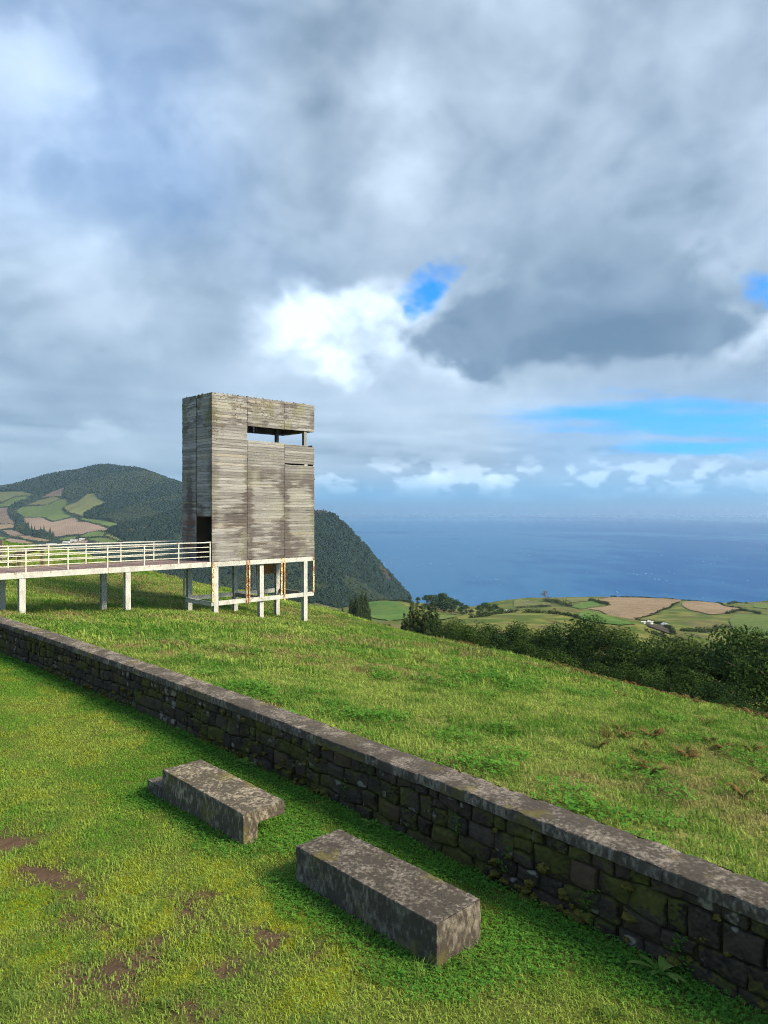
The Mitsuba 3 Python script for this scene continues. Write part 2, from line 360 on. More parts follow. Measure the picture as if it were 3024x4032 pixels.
# ------------------------------------------------------------------ the land
NEAR = np.array([
    (-10.9, 20.5, -3.22), (-14.7, 29.5, -4.42), (-11.5, 32.65, -4.55), (-13.54, 34.73, -4.68), (-16.76, 31.6, -4.28), (-8.3, 35.6, -5.07), (-4.3, 39.5, -6.12), (-10.2, 37.5, -5.2), (-8, 38.8, -5.55),
    (0, 9.8, -3.3), (3.2, 6, -3.3), (-2, 11.9, -3.27), (-6, 15.9, -3.25), (-16, 26.2, -3.35), (6, 3, -3.3), (-22, 31, -3.5), (-69.85, 90, -2.53), (-101.29, 130.5, -7.71),
    (-32.89, 62, -2.96), (-47.69, 89.9, -7.08), (-28.67, 60, -3.16), (-41.58, 87, -7.28), (-24.67, 58, -3.42), (-35.76, 84.1, -7.57), (-22.12, 58, -4.01), (-32.08, 84.1, -8.42), (-18.56, 58, -4.97),
    (-26.91, 84.1, -9.81), (-15.64, 56, -5.56), (-22.68, 81.2, -10.58), (-11.98, 57, -6.24), (-17.37, 82.65, -11.61), (-7.51, 56, -7.07), (-10.88, 81.2, -12.78), (-5.13, 54, -7.24), (-7.45, 78.3, -12.92),
    (0, 48, -7.55), (0, 69.6, -13.1), (6.47, 36, -7.3), (9.38, 52.2, -12.21), (9.71, 28, -6.92), (14.07, 40.6, -11.29), (11.14, 21, -6.2), (16.15, 30.45, -9.94), (11.52, 15, -5.47),
    (16.7, 21.75, -8.61),])
FAR = np.array([
    (-2.6, 620, -78.3), (10.1, 600, -75.8), (20.8, 560, -71.5), (36.9, 560, -74.7), (50.7, 520, -75.7), (78.5, 650, -87.6), (92.6, 680, -88.3), (119.9, 700, -87.9), (161.2, 720, -87.7),
    (200.9, 700, -84), (242.7, 700, -84.5), (269.1, 680, -84), (271.5, 620, -80.5), (302.7, 640, -84.9), (432, 900, -116.2), (504, 950, -118), (413.8, 780, -105.9), (352.5, 780, -102.4),
    (142.4, 490, -71.4), (143, 430, -64.9), (136, 540, -72.6), (202.9, 690, -83.8), (216.8, 520, -72.1), (227, 480, -69.9), (158.3, 400, -64.6), (171.7, 380, -62.7), (175.3, 360, -61.9),
    (169.8, 320, -58.4), (238.7, 450, -67.9), (36.2, 330, -47.9), (58.2, 340, -48), (77.7, 350, -47.8), (87.3, 350, -47.6), (100.8, 320, -47.4), (105.9, 300, -47.3), (103.1, 270, -49.3),
    (23.5, 270, -41.7), (44.5, 260, -40.1), (62.4, 250, -39.5), (71.7, 230, -38.7), (76.3, 220, -40.1), (95.6, 220, -44), (116.7, 220, -45.5), (107.3, 430, -62.6), (95.5, 430, -62.6),
    (73.6, 430, -62.6), (58.5, 430, -62.6), (6.2, 370, -57.4), (-1.6, 370, -57.4), (-12.9, 450, -65.5), (-25.6, 450, -66.3), (14.9, 400, -60.4), (26.4, 400, -59.8), (37.6, 400, -59.8),
    (26, 75, -20.5), (29.2, 55, -18.3), (19.8, 110, -25.1), (11.2, 170, -32.8), (0, 150, -25.8), (-15.2, 160, -24.1), (53, 80, -25), (231.9, 350, -60.2), (463.7, 700, -95.8),
    (-2200.4, 2600, 18.2), (-2117.9, 3000, 52.6), (-1591.6, 3000, 98.9), (-1284.1, 2900, 150.6), (-1144.6, 2800, 148.4), (-1075.3, 2700, 160.1), (-923.2, 2600, 152.4), (-782.5, 2500, 122.8), (-667.8, 2400, 81.7),
    (-511, 2200, 38.6), (-359.3, 2000, 10.5), (-228.6, 1800, -3.2), (-159.2, 1650, -9.8), (-111.2, 1600, -14.6), (-62.6, 1580, -63.8), (-6, 1560, -122.1), (27, 1540, -169.7), (52.6, 1530, -198.6),
    (100.2, 1700, -232.6), (-8, 1900, -260), (-954.9, 1800, -56.8), (-736.6, 1600, -78.6), (-585.3, 1500, -73.7), (-978.1, 2300, 8.1), (-1104.8, 2400, 25.3), (-1273.3, 2400, 8.4), (-568.1, 1600, -50.5),
    (-781.2, 2200, 38.6), (-427.4, 1500, -73.7), (-555.8, 2000, -7), (-257.7, 1200, -122.1), (-159, 1100, -131.2), (-130.3, 1350, -90), (-106.1, 1100, -123.5), (-73.9, 1300, -114), (-28.3, 1300, -155.1),
    (-70.7, 950, -136.7), (-742.7, 1400, -78.6), (-531.6, 1250, -83.3), (-1269.5, 1500, -73.7), (-150, 300, -62), (-300, 500, -110), (-80, 500, -95), (-120, 800, -130), (0, 850, -200),
    (150, 950, -215), (300, 1000, -215), (600, 1150, -215), (-40, 700, -120), (100, 800, -190), (220, 860, -200), (400, 1000, -215), (-250, 900, -140), (-500, 900, -110),
    (-2000, 4000, -50), (-1000, 3900, -100), (-600, 3600, -120), (-300, 3000, -200), (-100, 2400, -215), (100, 1900, -215), (-47.7, 89.9, -8.1), (-41.6, 87, -8.3), (-35.8, 84.1, -8.6),
    (-32.1, 84.1, -9.4), (-26.9, 84.1, -10.8), (-22.7, 81.2, -11.6), (-17.4, 82.6, -12.6), (-10.9, 81.2, -13.8), (-7.4, 78.3, -13.9), (0, 69.6, -14.1), (9.4, 52.2, -13.2), (14.1, 40.6, -12.3),
    (16.2, 30.4, -10.9), (143.3, 640, -79.9), (163.8, 650, -80.3), (129.5, 650, -82.1), (179.1, 800, -131.9), (235.4, 820, -135.2), (284.3, 820, -132.4), (466.9, 880, -111.8), (562.7, 950, -116.7),
    (557.1, 1050, -158.4), (316.6, 800, -131.9), (383.5, 760, -100), (135.3, 790, -130.3), (563.1, 850, -110.4), (-1458.9, 2750, 82), (-723.4, 2600, 73), (-829.4, 2650, 120.9), (-958.7, 2700, 151.6),
    (-580.7, 2500, 21.9), (-834.7, 3000, 31.6), (-1100.8, 3100, 119.6), (-153.4, 1590, -11.2), (-203.2, 1600, -5.6),])

_near = RBFInterpolator(NEAR[:, :2] / 30, NEAR[:, 2], kernel='thin_plate_spline', smoothing=1e-4)
_far = RBFInterpolator(FAR[:, :2] / 500, FAR[:, 2], kernel='thin_plate_spline', smoothing=1e-5)


def z_near(x, y): return _near(np.c_[np.ravel(x), np.ravel(y)] / 30).reshape(np.shape(x))
def z_far(x, y): return _far(np.c_[np.ravel(x), np.ravel(y)] / 500).reshape(np.shape(x))


# the stone wall's line in plan: distance t along it, offset o to its outer (field) side
WD = np.array([.683, -.73]); WD /= np.linalg.norm(WD); WN = np.array([-WD[1], WD[0]])
W0 = np.array([-10.63, 20.04])
WTOP, LAWN = -3.105, -3.95


def wall_curve(t):
    tc = np.clip(t, -6, 28)
    o = -.00199 * tc ** 2 + .04356 * tc - .0012
    return o + (-.00398 * tc + .04356) * (t - tc)


def wall_at(t, off=0.0):
    t = np.asarray(t, float)
    return W0 + t[..., None] * WD + (wall_curve(t) + off)[..., None] * WN


def wall_dist(x, y):
    q = np.stack([np.asarray(x) - W0[0], np.asarray(y) - W0[1]], -1)
    return q @ WN - wall_curve(q @ WD)


def z_lawn(x, y):
    p = np.stack([np.asarray(x, float), np.asarray(y, float)], -1)
    return LAWN - .08 * np.exp(-((p[..., 0] + 3.6) ** 2 + (p[..., 1] - 10.4) ** 2) / 1.2) + .05 * (nz(p, .5, 3) - .5) + .02 * (nz(p, 3.0, 4) - .5)


def z_hill(x, y):
    p = np.stack([np.asarray(x, float), np.asarray(y, float)], -1)
    far = np.clip((wall_dist(x, y) - .4) / 3, 0, 1)
    return z_near(x, y) + far * (.35 * (nz(p, .22, 5) - .5) + .14 * (nz(p, .9, 6) - .5)) - .02


# lawn on the near side of the wall: bare red soil, thatch and moss as the ground's own colours
SOIL = [(-3.13, 7.44, .24), (-3.07, 6.95, .17), (-2.26, 6.22, .36), (-1.52, 5.78, .20), (-3.76, 7.96, .26), (-4.55, 8.6, .34), (-2.0, 7.3, .20), (-1.32, 6.23, .24), (-1.40, 6.83, .20), (-1.01, 6.67, .22),
        (-2.53, 6.66, .20), (-3.4, 7.6, .2), (-2.9, 7.25, .16), (-4.9, 8.3, .3), (-.55, 6.35, .14), (2.55, 4.9, .15), (-1.75, 6.95, .16), (-2.15, 5.85, .2)]
MOSS = [(-1.15, 7.05, .28), (-1.0, 6.85, .2), (-3.5, 7.2, .3), (-2.3, 7.0, .25), (-1.75, 6.2, .25), (-3.0, 6.3, .25), (-4.2, 7.8, .3), (-1.9, 7.7, .3), (-.6, 6.0, .25), (-2.75, 7.6, .25)]
NEAR_BENCH = (np.array([.454, 6.193]), np.array([-.936, 7.66]))      # lower left edges of the benches, near end and far end
FAR_BENCH = (np.array([-1.64, 8.44]), np.array([-3.32, 10.24]))


def seg_dist(x, y, a, b):
    p = np.stack([x, y], -1) - a; d = b - a
    t = np.clip((p @ d) / (d @ d), 0, 1)
    return np.linalg.norm(p - t[..., None] * d, axis=-1)


def spots(x, y, lst, seed):
    p = np.stack([x, y], -1)
    n = 2.2 * (nz(p, 3.6, seed, 4) - .5) + 1.3 * (nz(p, 13.0, seed + 1, 2) - .5) + .02
    m = np.full(np.shape(x), -9.0)
    for a, b, r in lst: m = np.maximum(m, 1 - np.hypot(x - a, y - b) / (1.3 * r))
    return m + n


def clover_amount(x, y):
    p = np.stack([x, y], -1)
    d = -wall_dist(x, y)
    b = np.minimum(seg_dist(x, y, *NEAR_BENCH), seg_dist(x, y, *FAR_BENCH))
    c2 = seg_dist(x, y, np.array([.9, 6.6]), np.array([-3.0, 10.7]))
    n = nz(p, 1.1, 21, 4) - .5
    return np.clip(np.maximum.reduce([1.25 - d / .75, 1.2 - b / .42, 1.2 - c2 / .75]) + 1.6 * n, 0, 1)


u = np.concatenate([np.arange(-3.0, 20.0, .05)])
gx, gy = np.meshgrid(np.arange(-16, 7.5, .05), np.arange(3.2, 26, .05), indexing='ij')
keep = wall_dist(gx, gy) < .18
keep &= (np.abs(gx) < .64 * gy + 1.6)
ids = -np.ones(gx.shape, int); ids[keep] = np.arange(keep.sum())
cells = keep[:-1, :-1] & keep[1:, :-1] & keep[:-1, 1:] & keep[1:, 1:]
a, b, c, d4 = ids[:-1, :-1][cells], ids[1:, :-1][cells], ids[1:, 1:][cells], ids[:-1, 1:][cells]
lx, ly = gx[keep], gy[keep]
so = soft(-.25, .55, spots(lx, ly, SOIL, 30)); mo = soft(-.2, .3, spots(lx, ly, MOSS, 40))
pn = np.stack([lx, ly], -1)
base = np.array([.085, .105, .026]) + (nz(pn, 6, 50, 4)[:, None] - .5) * np.array([.07, .06, .02])
soilc = np.array([.088, .061, .042]) * (.6 + .9 * nz(pn, 9, 51, 4)[:, None])
lc = base * (1 - mo[:, None]) + mo[:, None] * np.array([.15, .17, .020]) * (.7 + .6 * nz(pn, 12, 52)[:, None])
lc = lc * (1 - so[:, None]) + so[:, None] * soilc
lz = z_lawn(lx, ly) + .02 * (nz(pn, 8, 53, 3) - .5) - .012 * so
structure('lawn', (np.c_[lx, ly, lz], np.vstack([np.stack([a, b, c], 1), np.stack([a, c, d4], 1)])), 'ground_paint', True, 'mown lawn with bare reddish soil patches on the near side of the wall', color=np.clip(lc, .01, 1))

# the lawn goes on behind the camera and to both sides, a little lower where the fine sheet lies on it
tt = np.arange(-60, 62, 1.0); oo = np.concatenate([[.15], -np.geomspace(.6, 70, 40)])
TT, OO = np.meshgrid(tt, oo, indexing='ij'); gp = wall_at(TT, OO)
zz = np.full(TT.shape, LAWN - .16)
structure('lawn_margin', (np.c_[gp.reshape(-1, 2), zz.ravel()], grid_faces(*TT.shape)), None or 'margin_turf', True, 'mown lawn going on outside the frame')
bsdf('margin_turf', lambda p, n, uv: MIX((.06, .09, .02), (.12, .15, .03), FB(p.x * 2, p.y * 2, 1, 4)), .95, specular=.1)

# hillside beyond the wall
tt = np.concatenate([np.arange(-90, -12, 1.2), np.arange(-12, 24, .25), np.arange(24, 60, 1.0)])
oo = np.concatenate([[.2, .36, .44], np.arange(.6, 14, .25), np.arange(14, 40, .5), np.arange(40, 100, 1.2)])
TT, OO = np.meshgrid(tt, oo, indexing='ij'); gp = wall_at(TT, OO)
hz = z_hill(gp[..., 0], gp[..., 1])
hz = np.where(OO < .4, np.minimum(hz, WTOP - .14), hz)
bsdf('hill_turf', lambda p, n, uv: MIX((.075, .105, .022), (.17, .165, .055), FB(p.x * .9, p.y * .9, 2, 5)), .95, lambda p, n, uv: .08 * FB(p.x * 5, p.y * 5, 3, 3), 1.0, specular=.1)
structure('hillside', (np.c_[gp.reshape(-1, 2), hz.ravel()], grid_faces(*TT.shape)), 'hill_turf', True, 'rough grass hillside falling away beyond the stone wall')

# pastures, valley, wooded mountain and headland: one sheet of land down to the sea
SEA = -200.0
az = np.radians(np.concatenate([np.arange(-50, 44, .22)])); rr = np.geomspace(24, 3700, 420)
AZ, RR = np.meshgrid(az, rr, indexing='ij')
FX, FY = np.sin(AZ) * RR, np.cos(AZ) * RR


def relief(x, y):
    p = np.stack([x, y], -1); r = np.hypot(x, y)
    k = np.clip((r - 900) / 500, 0, 1)
    k2 = np.clip((r - 130) / 200, 0, 1)
    rid = np.abs(2 * nz(p, 1 / 260, 60, 4) - 1)
    return k * 16 * (rid - .22) + k2 * (1 - k) * 2.0 * (nz(p, 1 / 35, 61, 3) - .5)


# the relief stays off the open fields and the skyline's height is kept
def z_land(x, y): return z_far(x, y) + relief(x, y) * LAND_ROUGH(x, y)


POLY = {
    'm1': [(-1204, 2372), (-1194, 2389), (-1164, 2394), (-1124, 2384), (-1100, 2398), (-1079, 2408), (-1055, 2401), (-1036, 2368), (-1027, 2343), (-1034, 2329), (-1028, 2309), (-1000, 2269), (-920, 2130), (-901, 2084), (-941, 2051), (-1046, 2240), (-1072, 2265), (-1139, 2289), (-1177, 2324)],
    'm2': [(-978, 2392), (-946, 2375), (-912, 2326), (-826, 2178), (-853, 2187), (-878, 2194), (-869, 2119), (-849, 2054), (-858, 2051), (-912, 2136), (-1014, 2307), (-1034, 2336), (-1021, 2345), (-996, 2351), (-986, 2374)],
    'm3': [(-1137, 2284), (-1072, 2265), (-1042, 2230), (-930, 2032), (-923, 2032), (-888, 2066), (-842, 1998), (-830, 1964), (-792, 1937), (-736, 1872), (-675, 1772), (-651, 1708), (-696, 1748), (-718, 1725), (-760, 1734), (-785, 1719), (-807, 1739), (-848, 1799), (-875, 1803), (-917, 1845), (-1064, 2133)],
    'm4': [(-851, 2036), (-805, 1985), (-763, 1958), (-715, 1912), (-651, 1803), (-629, 1740), (-682, 1799), (-747, 1890), (-797, 1950), (-831, 1987)],
    'm5': [(-713, 1694), (-709, 1738), (-682, 1734), (-642, 1677), (-624, 1610), (-662, 1640), (-699, 1670)],
    'm6': [(-679, 1634), (-647, 1616), (-602, 1574), (-575, 1547), (-555, 1519), (-563, 1514), (-601, 1528), (-633, 1568)],
    'm7': [(-758, 1683), (-741, 1702), (-722, 1699), (-704, 1661), (-708, 1643), (-744, 1664)],
    'm8': [(-688, 1580), (-687, 1633), (-633, 1568), (-630, 1540), (-646, 1520), (-672, 1534)],
    'm9': [(-888, 1735), (-872, 1752), (-848, 1749), (-808, 1715), (-772, 1675), (-767, 1661), (-802, 1673), (-845, 1704)],
    'm10': [(-1006, 1895), (-967, 1882), (-871, 1757), (-891, 1735), (-938, 1790)],
    'm11': [(-890, 1687), (-884, 1714), (-837, 1688), (-792, 1647), (-815, 1633), (-860, 1662)],
    'm12': [(-1288, 2399), (-1240, 2394), (-1192, 2307), (-1135, 2232), (-1119, 2197), (-1188, 2213)],
    'm13': [(-1185, 2206), (-1135, 2200), (-1099, 2164), (-1000, 1958), (-1063, 2027), (-1081, 2013)],
    'm14': [(-1295, 2412), (-1286, 2454), (-1271, 2495), (-1217, 2477), (-1212, 2445), (-1230, 2426), (-1242, 2403)],
    'm15': [(-1185, 2401), (-1165, 2429), (-1126, 2438), (-1102, 2436), (-1075, 2412), (-1100, 2398), (-1108, 2384), (-1160, 2401)],
    'm16': [(-1163, 2447), (-1132, 2481), (-1099, 2493), (-1088, 2457), (-1083, 2429), (-1132, 2445)],
    'm17': [(-941, 1753), (-907, 1730), (-888, 1719), (-894, 1692), (-911, 1697)],
    'm18': [(-744, 1616), (-717, 1632), (-692, 1558), (-710, 1555)],
    'm19': [(-632, 1649), (-589, 1583), (-554, 1535), (-560, 1532), (-583, 1558), (-617, 1599)],
    'm20': [(-1407, 2621), (-1268, 2542), (-1187, 2475), (-1222, 2482), (-1273, 2499), (-1291, 2463), (-1319, 2457)],
    'open': [(-1503, 2725), (-1187, 2475), (-1100, 2497), (-1076, 2426), (-1024, 2380), (-978, 2392), (-951, 2380), (-826, 2178), (-867, 2097), (-840, 2029), (-715, 1912), (-635, 1789), (-655, 1717), (-592, 1591), (-545, 1531), (-528, 1488), (-565, 1400), (-724, 1313)],
    'wood': [(-1244, 2398), (-1234, 2433), (-1214, 2450), (-1181, 2473), (-1162, 2466), (-1182, 2431), (-1195, 2412), (-1207, 2379), (-1187, 2336), (-1149, 2299), (-1109, 2222), (-978, 1965), (-910, 1836), (-869, 1795), (-845, 1793), (-802, 1733), (-779, 1691), (-816, 1717), (-873, 1757), (-947, 1859), (-1121, 2205), (-1192, 2307)],
    'c1': [(-19, 556), (-12, 592), (10, 564), (15, 547), (20, 524), (15, 417), (6, 286), (1, 389), (-7, 422), (-18, 529)],
    'c2': [(24, 325), (35, 533), (26, 546), (32, 557), (40, 549), (32, 314), (26, 296), (21, 271)],
    'c3': [(198, 668), (219, 697), (246, 680), (270, 679), (282, 683), (249, 617), (208, 531), (181, 488), (157, 457), (150, 430), (154, 516), (148, 529), (165, 539), (172, 552), (188, 630)],
    'c4': [(266, 645), (294, 679), (310, 672), (274, 557), (236, 498), (219, 485), (220, 521), (234, 568)],
    'c5': [(140, 540), (179, 628), (173, 588), (165, 550), (143, 525)],
    'c6': [(111, 308), (119, 316), (118, 300), (115, 288), (112, 292), (109, 297)],
    'c7': [(215, 451), (242, 498), (259, 480), (183, 333), (148, 297), (161, 329), (198, 412)],
    'c8': [(81, 306), (93, 338), (100, 335), (102, 311), (105, 300), (96, 294), (86, 297)],
    'c9': [(331, 650), (459, 864), (335, 632), (324, 626)],
    'c10': [(119, 663), (132, 659), (138, 605), (132, 572), (108, 575), (102, 570)],
    'c11': [(165, 660), (189, 692), (197, 690), (177, 628), (154, 592)],
    'h1': [(182, 639), (176, 599), (173, 567), (171, 548)],
    'h2': [(103, 561), (115, 561), (128, 559)],
    'h3': [(143, 644), (141, 589), (141, 546)],
    'h4': [(236, 498), (261, 529), (262, 514), (259, 499)],
    'h5': [(222, 705), (244, 699), (259, 684), (269, 676), (281, 678), (300, 683), (314, 682), (283, 574)],
    'h6': [(126, 306), (139, 321), (183, 398), (193, 403)],
    'h7': [(150, 430), (140, 380), (124, 318), (116, 290)],
    'h8': [(-22, 610), (1, 615), (22, 560), (20, 524)],
    'h9': [(64, 331), (71, 325), (79, 317), (82, 304)],
    'h10': [(105, 289), (109, 285), (112, 278)],
    'h11': [(319, 670), (400, 800), (441, 880)],
    'h12': [(168, 471), (187, 498), (212, 539), (253, 621)],
    'h13': [(36, 301), (44, 309), (55, 336), (61, 336)],
}
FIELDS = {'m1': ('green', 'light green mountain pasture above the brown fields'), 'm2': ('pale', 'pale green pasture climbing into the wood'), 'm3': ('brown', 'wide pinkish brown field on the mountain foot'),
          'm4': ('green', 'narrow green strip under the dark wood'), 'm5': ('green', 'small hedged green field below the brown field'), 'm6': ('green', 'long green field near the valley floor'),
          'm7': ('green', 'low green field beside the tree line'), 'm8': ('brown', 'small brown field in the valley'), 'm9': ('straw', 'straw coloured field below the conifers'), 'm10': ('dark', 'dull brown field left of the conifers'),
          'm11': ('brown', 'lowest pinkish field at the left'), 'm12': ('dark', 'dark brown field at the left edge'), 'm13': ('straw', 'straw field at the left edge'), 'm14': ('green', 'green field high at the left edge'),
          'm15': ('rough', 'rough pasture below the bare slope'), 'm16': ('dark', 'bare grey brown slope in the wood'), 'm17': ('green', 'small green field in the left corner'), 'm18': ('rough', 'grey green valley field'),
          'm19': ('pale', 'pale field beside the lower wood'), 'm20': ('rough', 'patchy upper pasture under the forest'),
          'c1': ('bright', 'bright green rounded field near the cliff'), 'c2': ('green', 'green field behind the dark conifers'), 'c3': ('straw', 'ploughed tan field on the coastal ridge'), 'c4': ('straw', 'second tan field on the ridge'),
          'c5': ('bright', 'small bright field beside the clipped hedge'), 'c6': ('plough', 'dark ploughed strip in the hollow'), 'c7': ('green', 'green field at the right edge'), 'c8': ('bright', 'fresh green slope above the trees'),
          'c9': ('green', 'far green field on the last cape'), 'c10': ('rough', 'olive pasture on the left coastal hill'), 'c11': ('rough', 'olive strip on the coastal crest')}

OPEN, WOOD = Polygon(POLY['open']), Polygon(POLY['wood'])


def LAND_ROUGH(x, y):
    return np.where(contains_xy(OPEN.buffer(60), np.ravel(x), np.ravel(y)).reshape(np.shape(x)), .12, 1.0)


FZ = z_land(FX, FY)
# below the near hillside the two sheets overlap; the land dips under it
dn = np.hypot(FX, FY)
near_edge = wall_dist(FX, FY) < 60
fm = grid_faces(*FX.shape)
vz = FZ.ravel()
inside = (wall_dist(FX, FY).ravel() < 97) & (dn.ravel() < 135)
hz_here = np.full(len(vz), 99.0)
hz_here[inside] = z_near(FX.ravel()[inside], FY.ravel()[inside])
# behind the crest keep whichever is lower, in front of it stay 2 m under the hillside
vz = np.where(inside, np.minimum(vz, hz_here - .8), vz)
fm = fm[(vz[fm].max(1) > SEA - 5) & (wall_dist(FX, FY).ravel()[fm].min(1) > 10)]


def land_color(p, n, uv):
    w = FB(p.x * .018, p.y * .018, 1.0, 4)
    m = FB(p.x * .11, p.y * .11, 6.0, 4)
    c = MIX((.050, .078, .018), (.120, .128, .036), SS(.38, .60, .45 * w + .55 * m))
    bank = SS(.045, .0, dr.abs(FB(p.x * .022 + 3, p.y * .022, 9.0, 3) - .5)) * SS(.42, .6, m)
    c = MIX(c, mi.Color3f(.050, .044, .020), .75 * bank)
    c = MIX(c, mi.Color3f(.085, .072, .036), .6 * SS(.55, .68, FB(p.x * .06 + 4, p.y * .06, 2, 4)))
    r = dr.sqrt(p.x * p.x + p.y * p.y)
    wood = SS(930, 1130, r + 120 * (w - .5))
    return MIX(c, mi.Color3f(.018, .028, .017), wood)


bsdf('land', land_color, .95, lambda p, n, uv: .7 * FB(p.x * .25, p.y * .25, 2, 3), 1.0, eps=.05, specular=.1)
structure('hills', (np.c_[FX.ravel(), FY.ravel(), vz], fm), 'land', True, 'green pastures, valley and wooded mountain falling to the sea')

# fields, each a sheet lying on the land
FIELD_KIND = {'brown': ((.160, .118, .092), (.205, .156, .122)), 'green': ((.060, .095, .026), (.090, .122, .034)), 'pale': ((.105, .120, .040), (.145, .150, .056)), 'rough': ((.075, .090, .034), (.115, .120, .048)),
              'bright': ((.044, .098, .022), (.078, .122, .032)), 'plough': ((.030, .026, .026), (.060, .050, .045)), 'dark': ((.105, .080, .066), (.15, .115, .092)), 'straw': ((.135, .100, .064), (.190, .146, .094))}
for k, (c0, c1) in FIELD_KIND.items():
    def fn(p, n, uv, c0=c0, c1=c1, k=k):
        t = FB(p.x * .03, p.y * .03, 5.0, 4) * .5 + .5 * FB(p.x * .25, p.y * .25, 2.0, 4)
        if k in ('brown', 'straw', 'plough', 'dark'): t = t + .12 * dr.sin((p.x * .8 + p.y * .35) * 1.4 + 3 * N(p.x * .02, p.y * .02))
        return MIX(c0, c1, SS(.3, .7, t))
    bsdf('field_' + k, fn, .95, specular=.1)


def drape(pts, step, lift):
    P_ = Polygon(pts).buffer(0)
    if P_.geom_type != 'Polygon': P_ = max(P_.geoms, key=lambda g_: g_.area)
    P_ = P_.buffer(-step * .2).buffer(step * .6, join_style='round').buffer(-step * .4)
    if P_.geom_type != 'Polygon': P_ = max(P_.geoms, key=lambda g_: g_.area)
    ring = np.array(P_.segmentize(step).exterior.coords)[:-1]
    x0, y0, x1, y1 = P_.bounds
    X, Y = np.meshgrid(np.arange(x0, x1, step), np.arange(y0, y1, step))
    ok = contains_xy(P_.buffer(-step * .4), X.ravel(), Y.ravel())
    pts2 = np.vstack([ring, np.c_[X.ravel()[ok], Y.ravel()[ok]]])
    from scipy.spatial import Delaunay
    tri = Delaunay(pts2).simplices
    cen = pts2[tri].mean(1)
    tri = tri[contains_xy(P_.buffer(.01), cen[:, 0], cen[:, 1])]
    e = pts2[tri]; cr = np.cross(e[:, 1] - e[:, 0], e[:, 2] - e[:, 0])
    tri = np.where((cr < 0)[:, None], tri[:, ::-1], tri)
    return np.c_[pts2, z_land(pts2[:, 0], pts2[:, 1]) + lift], tri


for k, (kind, lab) in FIELDS.items():
    far_off = k.startswith('m')
    structure('field', drape(POLY[k], 14 if far_off else 7, 1.2 if far_off else .45), 'field_' + kind, True, lab)

# sea to the horizon
sr = np.concatenate([[250], np.geomspace(500, 7000, 100), np.geomspace(7000, 26000, 59)[1:], [27500]]); sa = np.radians(np.arange(-60, 60.1, .25))
SA, SR = np.meshgrid(sa, sr, indexing='ij')


def sea_color(p, n, uv):
    patch = FB(p.x * .0011, p.y * .00045, 2.0, 4)
    c = MIX((.006, .070, .225), (.026, .115, .265), SS(.38, .64, .7 * patch + .3 * FB(p.x * .012, p.y * .005, 6.0, 4)))
    cap = SS(.85, .91, FB(p.x * .11, p.y * .045, 3.0, 2)) * SS(.52, .66, FB(p.x * .012, p.y * .006, 8.0, 3)) * SS(7000, 1500, p.y)
    return MIX(c, mi.Color3f(.65, .70, .72), .6 * cap)


bsdf('sea_water', sea_color, lambda p, n, uv: mi.Float(.42) + .12 * SS(.35, .65, FB(p.x * .0016 + 5, p.y * .0007, 1, 4)), lambda p, n, uv: 0.35 * FB(p.x * .05, p.y * .022, 1.0, 3) + .15 * FB(p.x * .25, p.y * .11, 4.0, 2), 1.0, eps=.3, specular=.05)
scene['sea_far'] = {'type': 'twosided', 'bsdf': {'type': 'principled', 'base_color': mikit.proc(lambda p, n, uv: MIX((.006, .070, .225), (.026, .115, .265), SS(.3, .7, FB(p.x * .0004, p.y * .00011, 2.0, 2)))), 'roughness': .6, 'specular': 0.0}}
for nm_, sel_ in (('sea_water', sr < 7001), ('sea_far', sr >= 6999)):
    A_, R_ = np.meshgrid(sa, sr[sel_], indexing='ij')
    R_ = np.where(R_ > 27000, np.minimum(26229 / np.cos(A_), 32500), R_)      # the farthest ring is drawn out to a straight edge
    structure('sea', (np.c_[(np.sin(A_) * R_).ravel(), (np.cos(A_) * R_).ravel(), np.full(A_.size, SEA)], grid_faces(*A_.shape)[:, ::-1]), nm_, False, 'deep blue sea with small whitecaps' if nm_ == 'sea_water' else 'far sea reaching the horizon')

# ------------------------------------------------------------------ the lookout tower


def tw(p):
    """Tower frame (along the front, depth, height) to the world."""
    p = np.asarray(p, float)
    return np.stack([TP[0] + p[..., 0] * TS[0] + p[..., 1] * TV[0], TP[1] + p[..., 0] * TS[1] + p[..., 1] * TV[1], p[..., 2]], -1)


Z0, ZTOP = -2.53, 5.82
tower = thing('lookout_tower', 'tall weathered grey plank tower on white steel posts, standing on the hillside', 'tower')


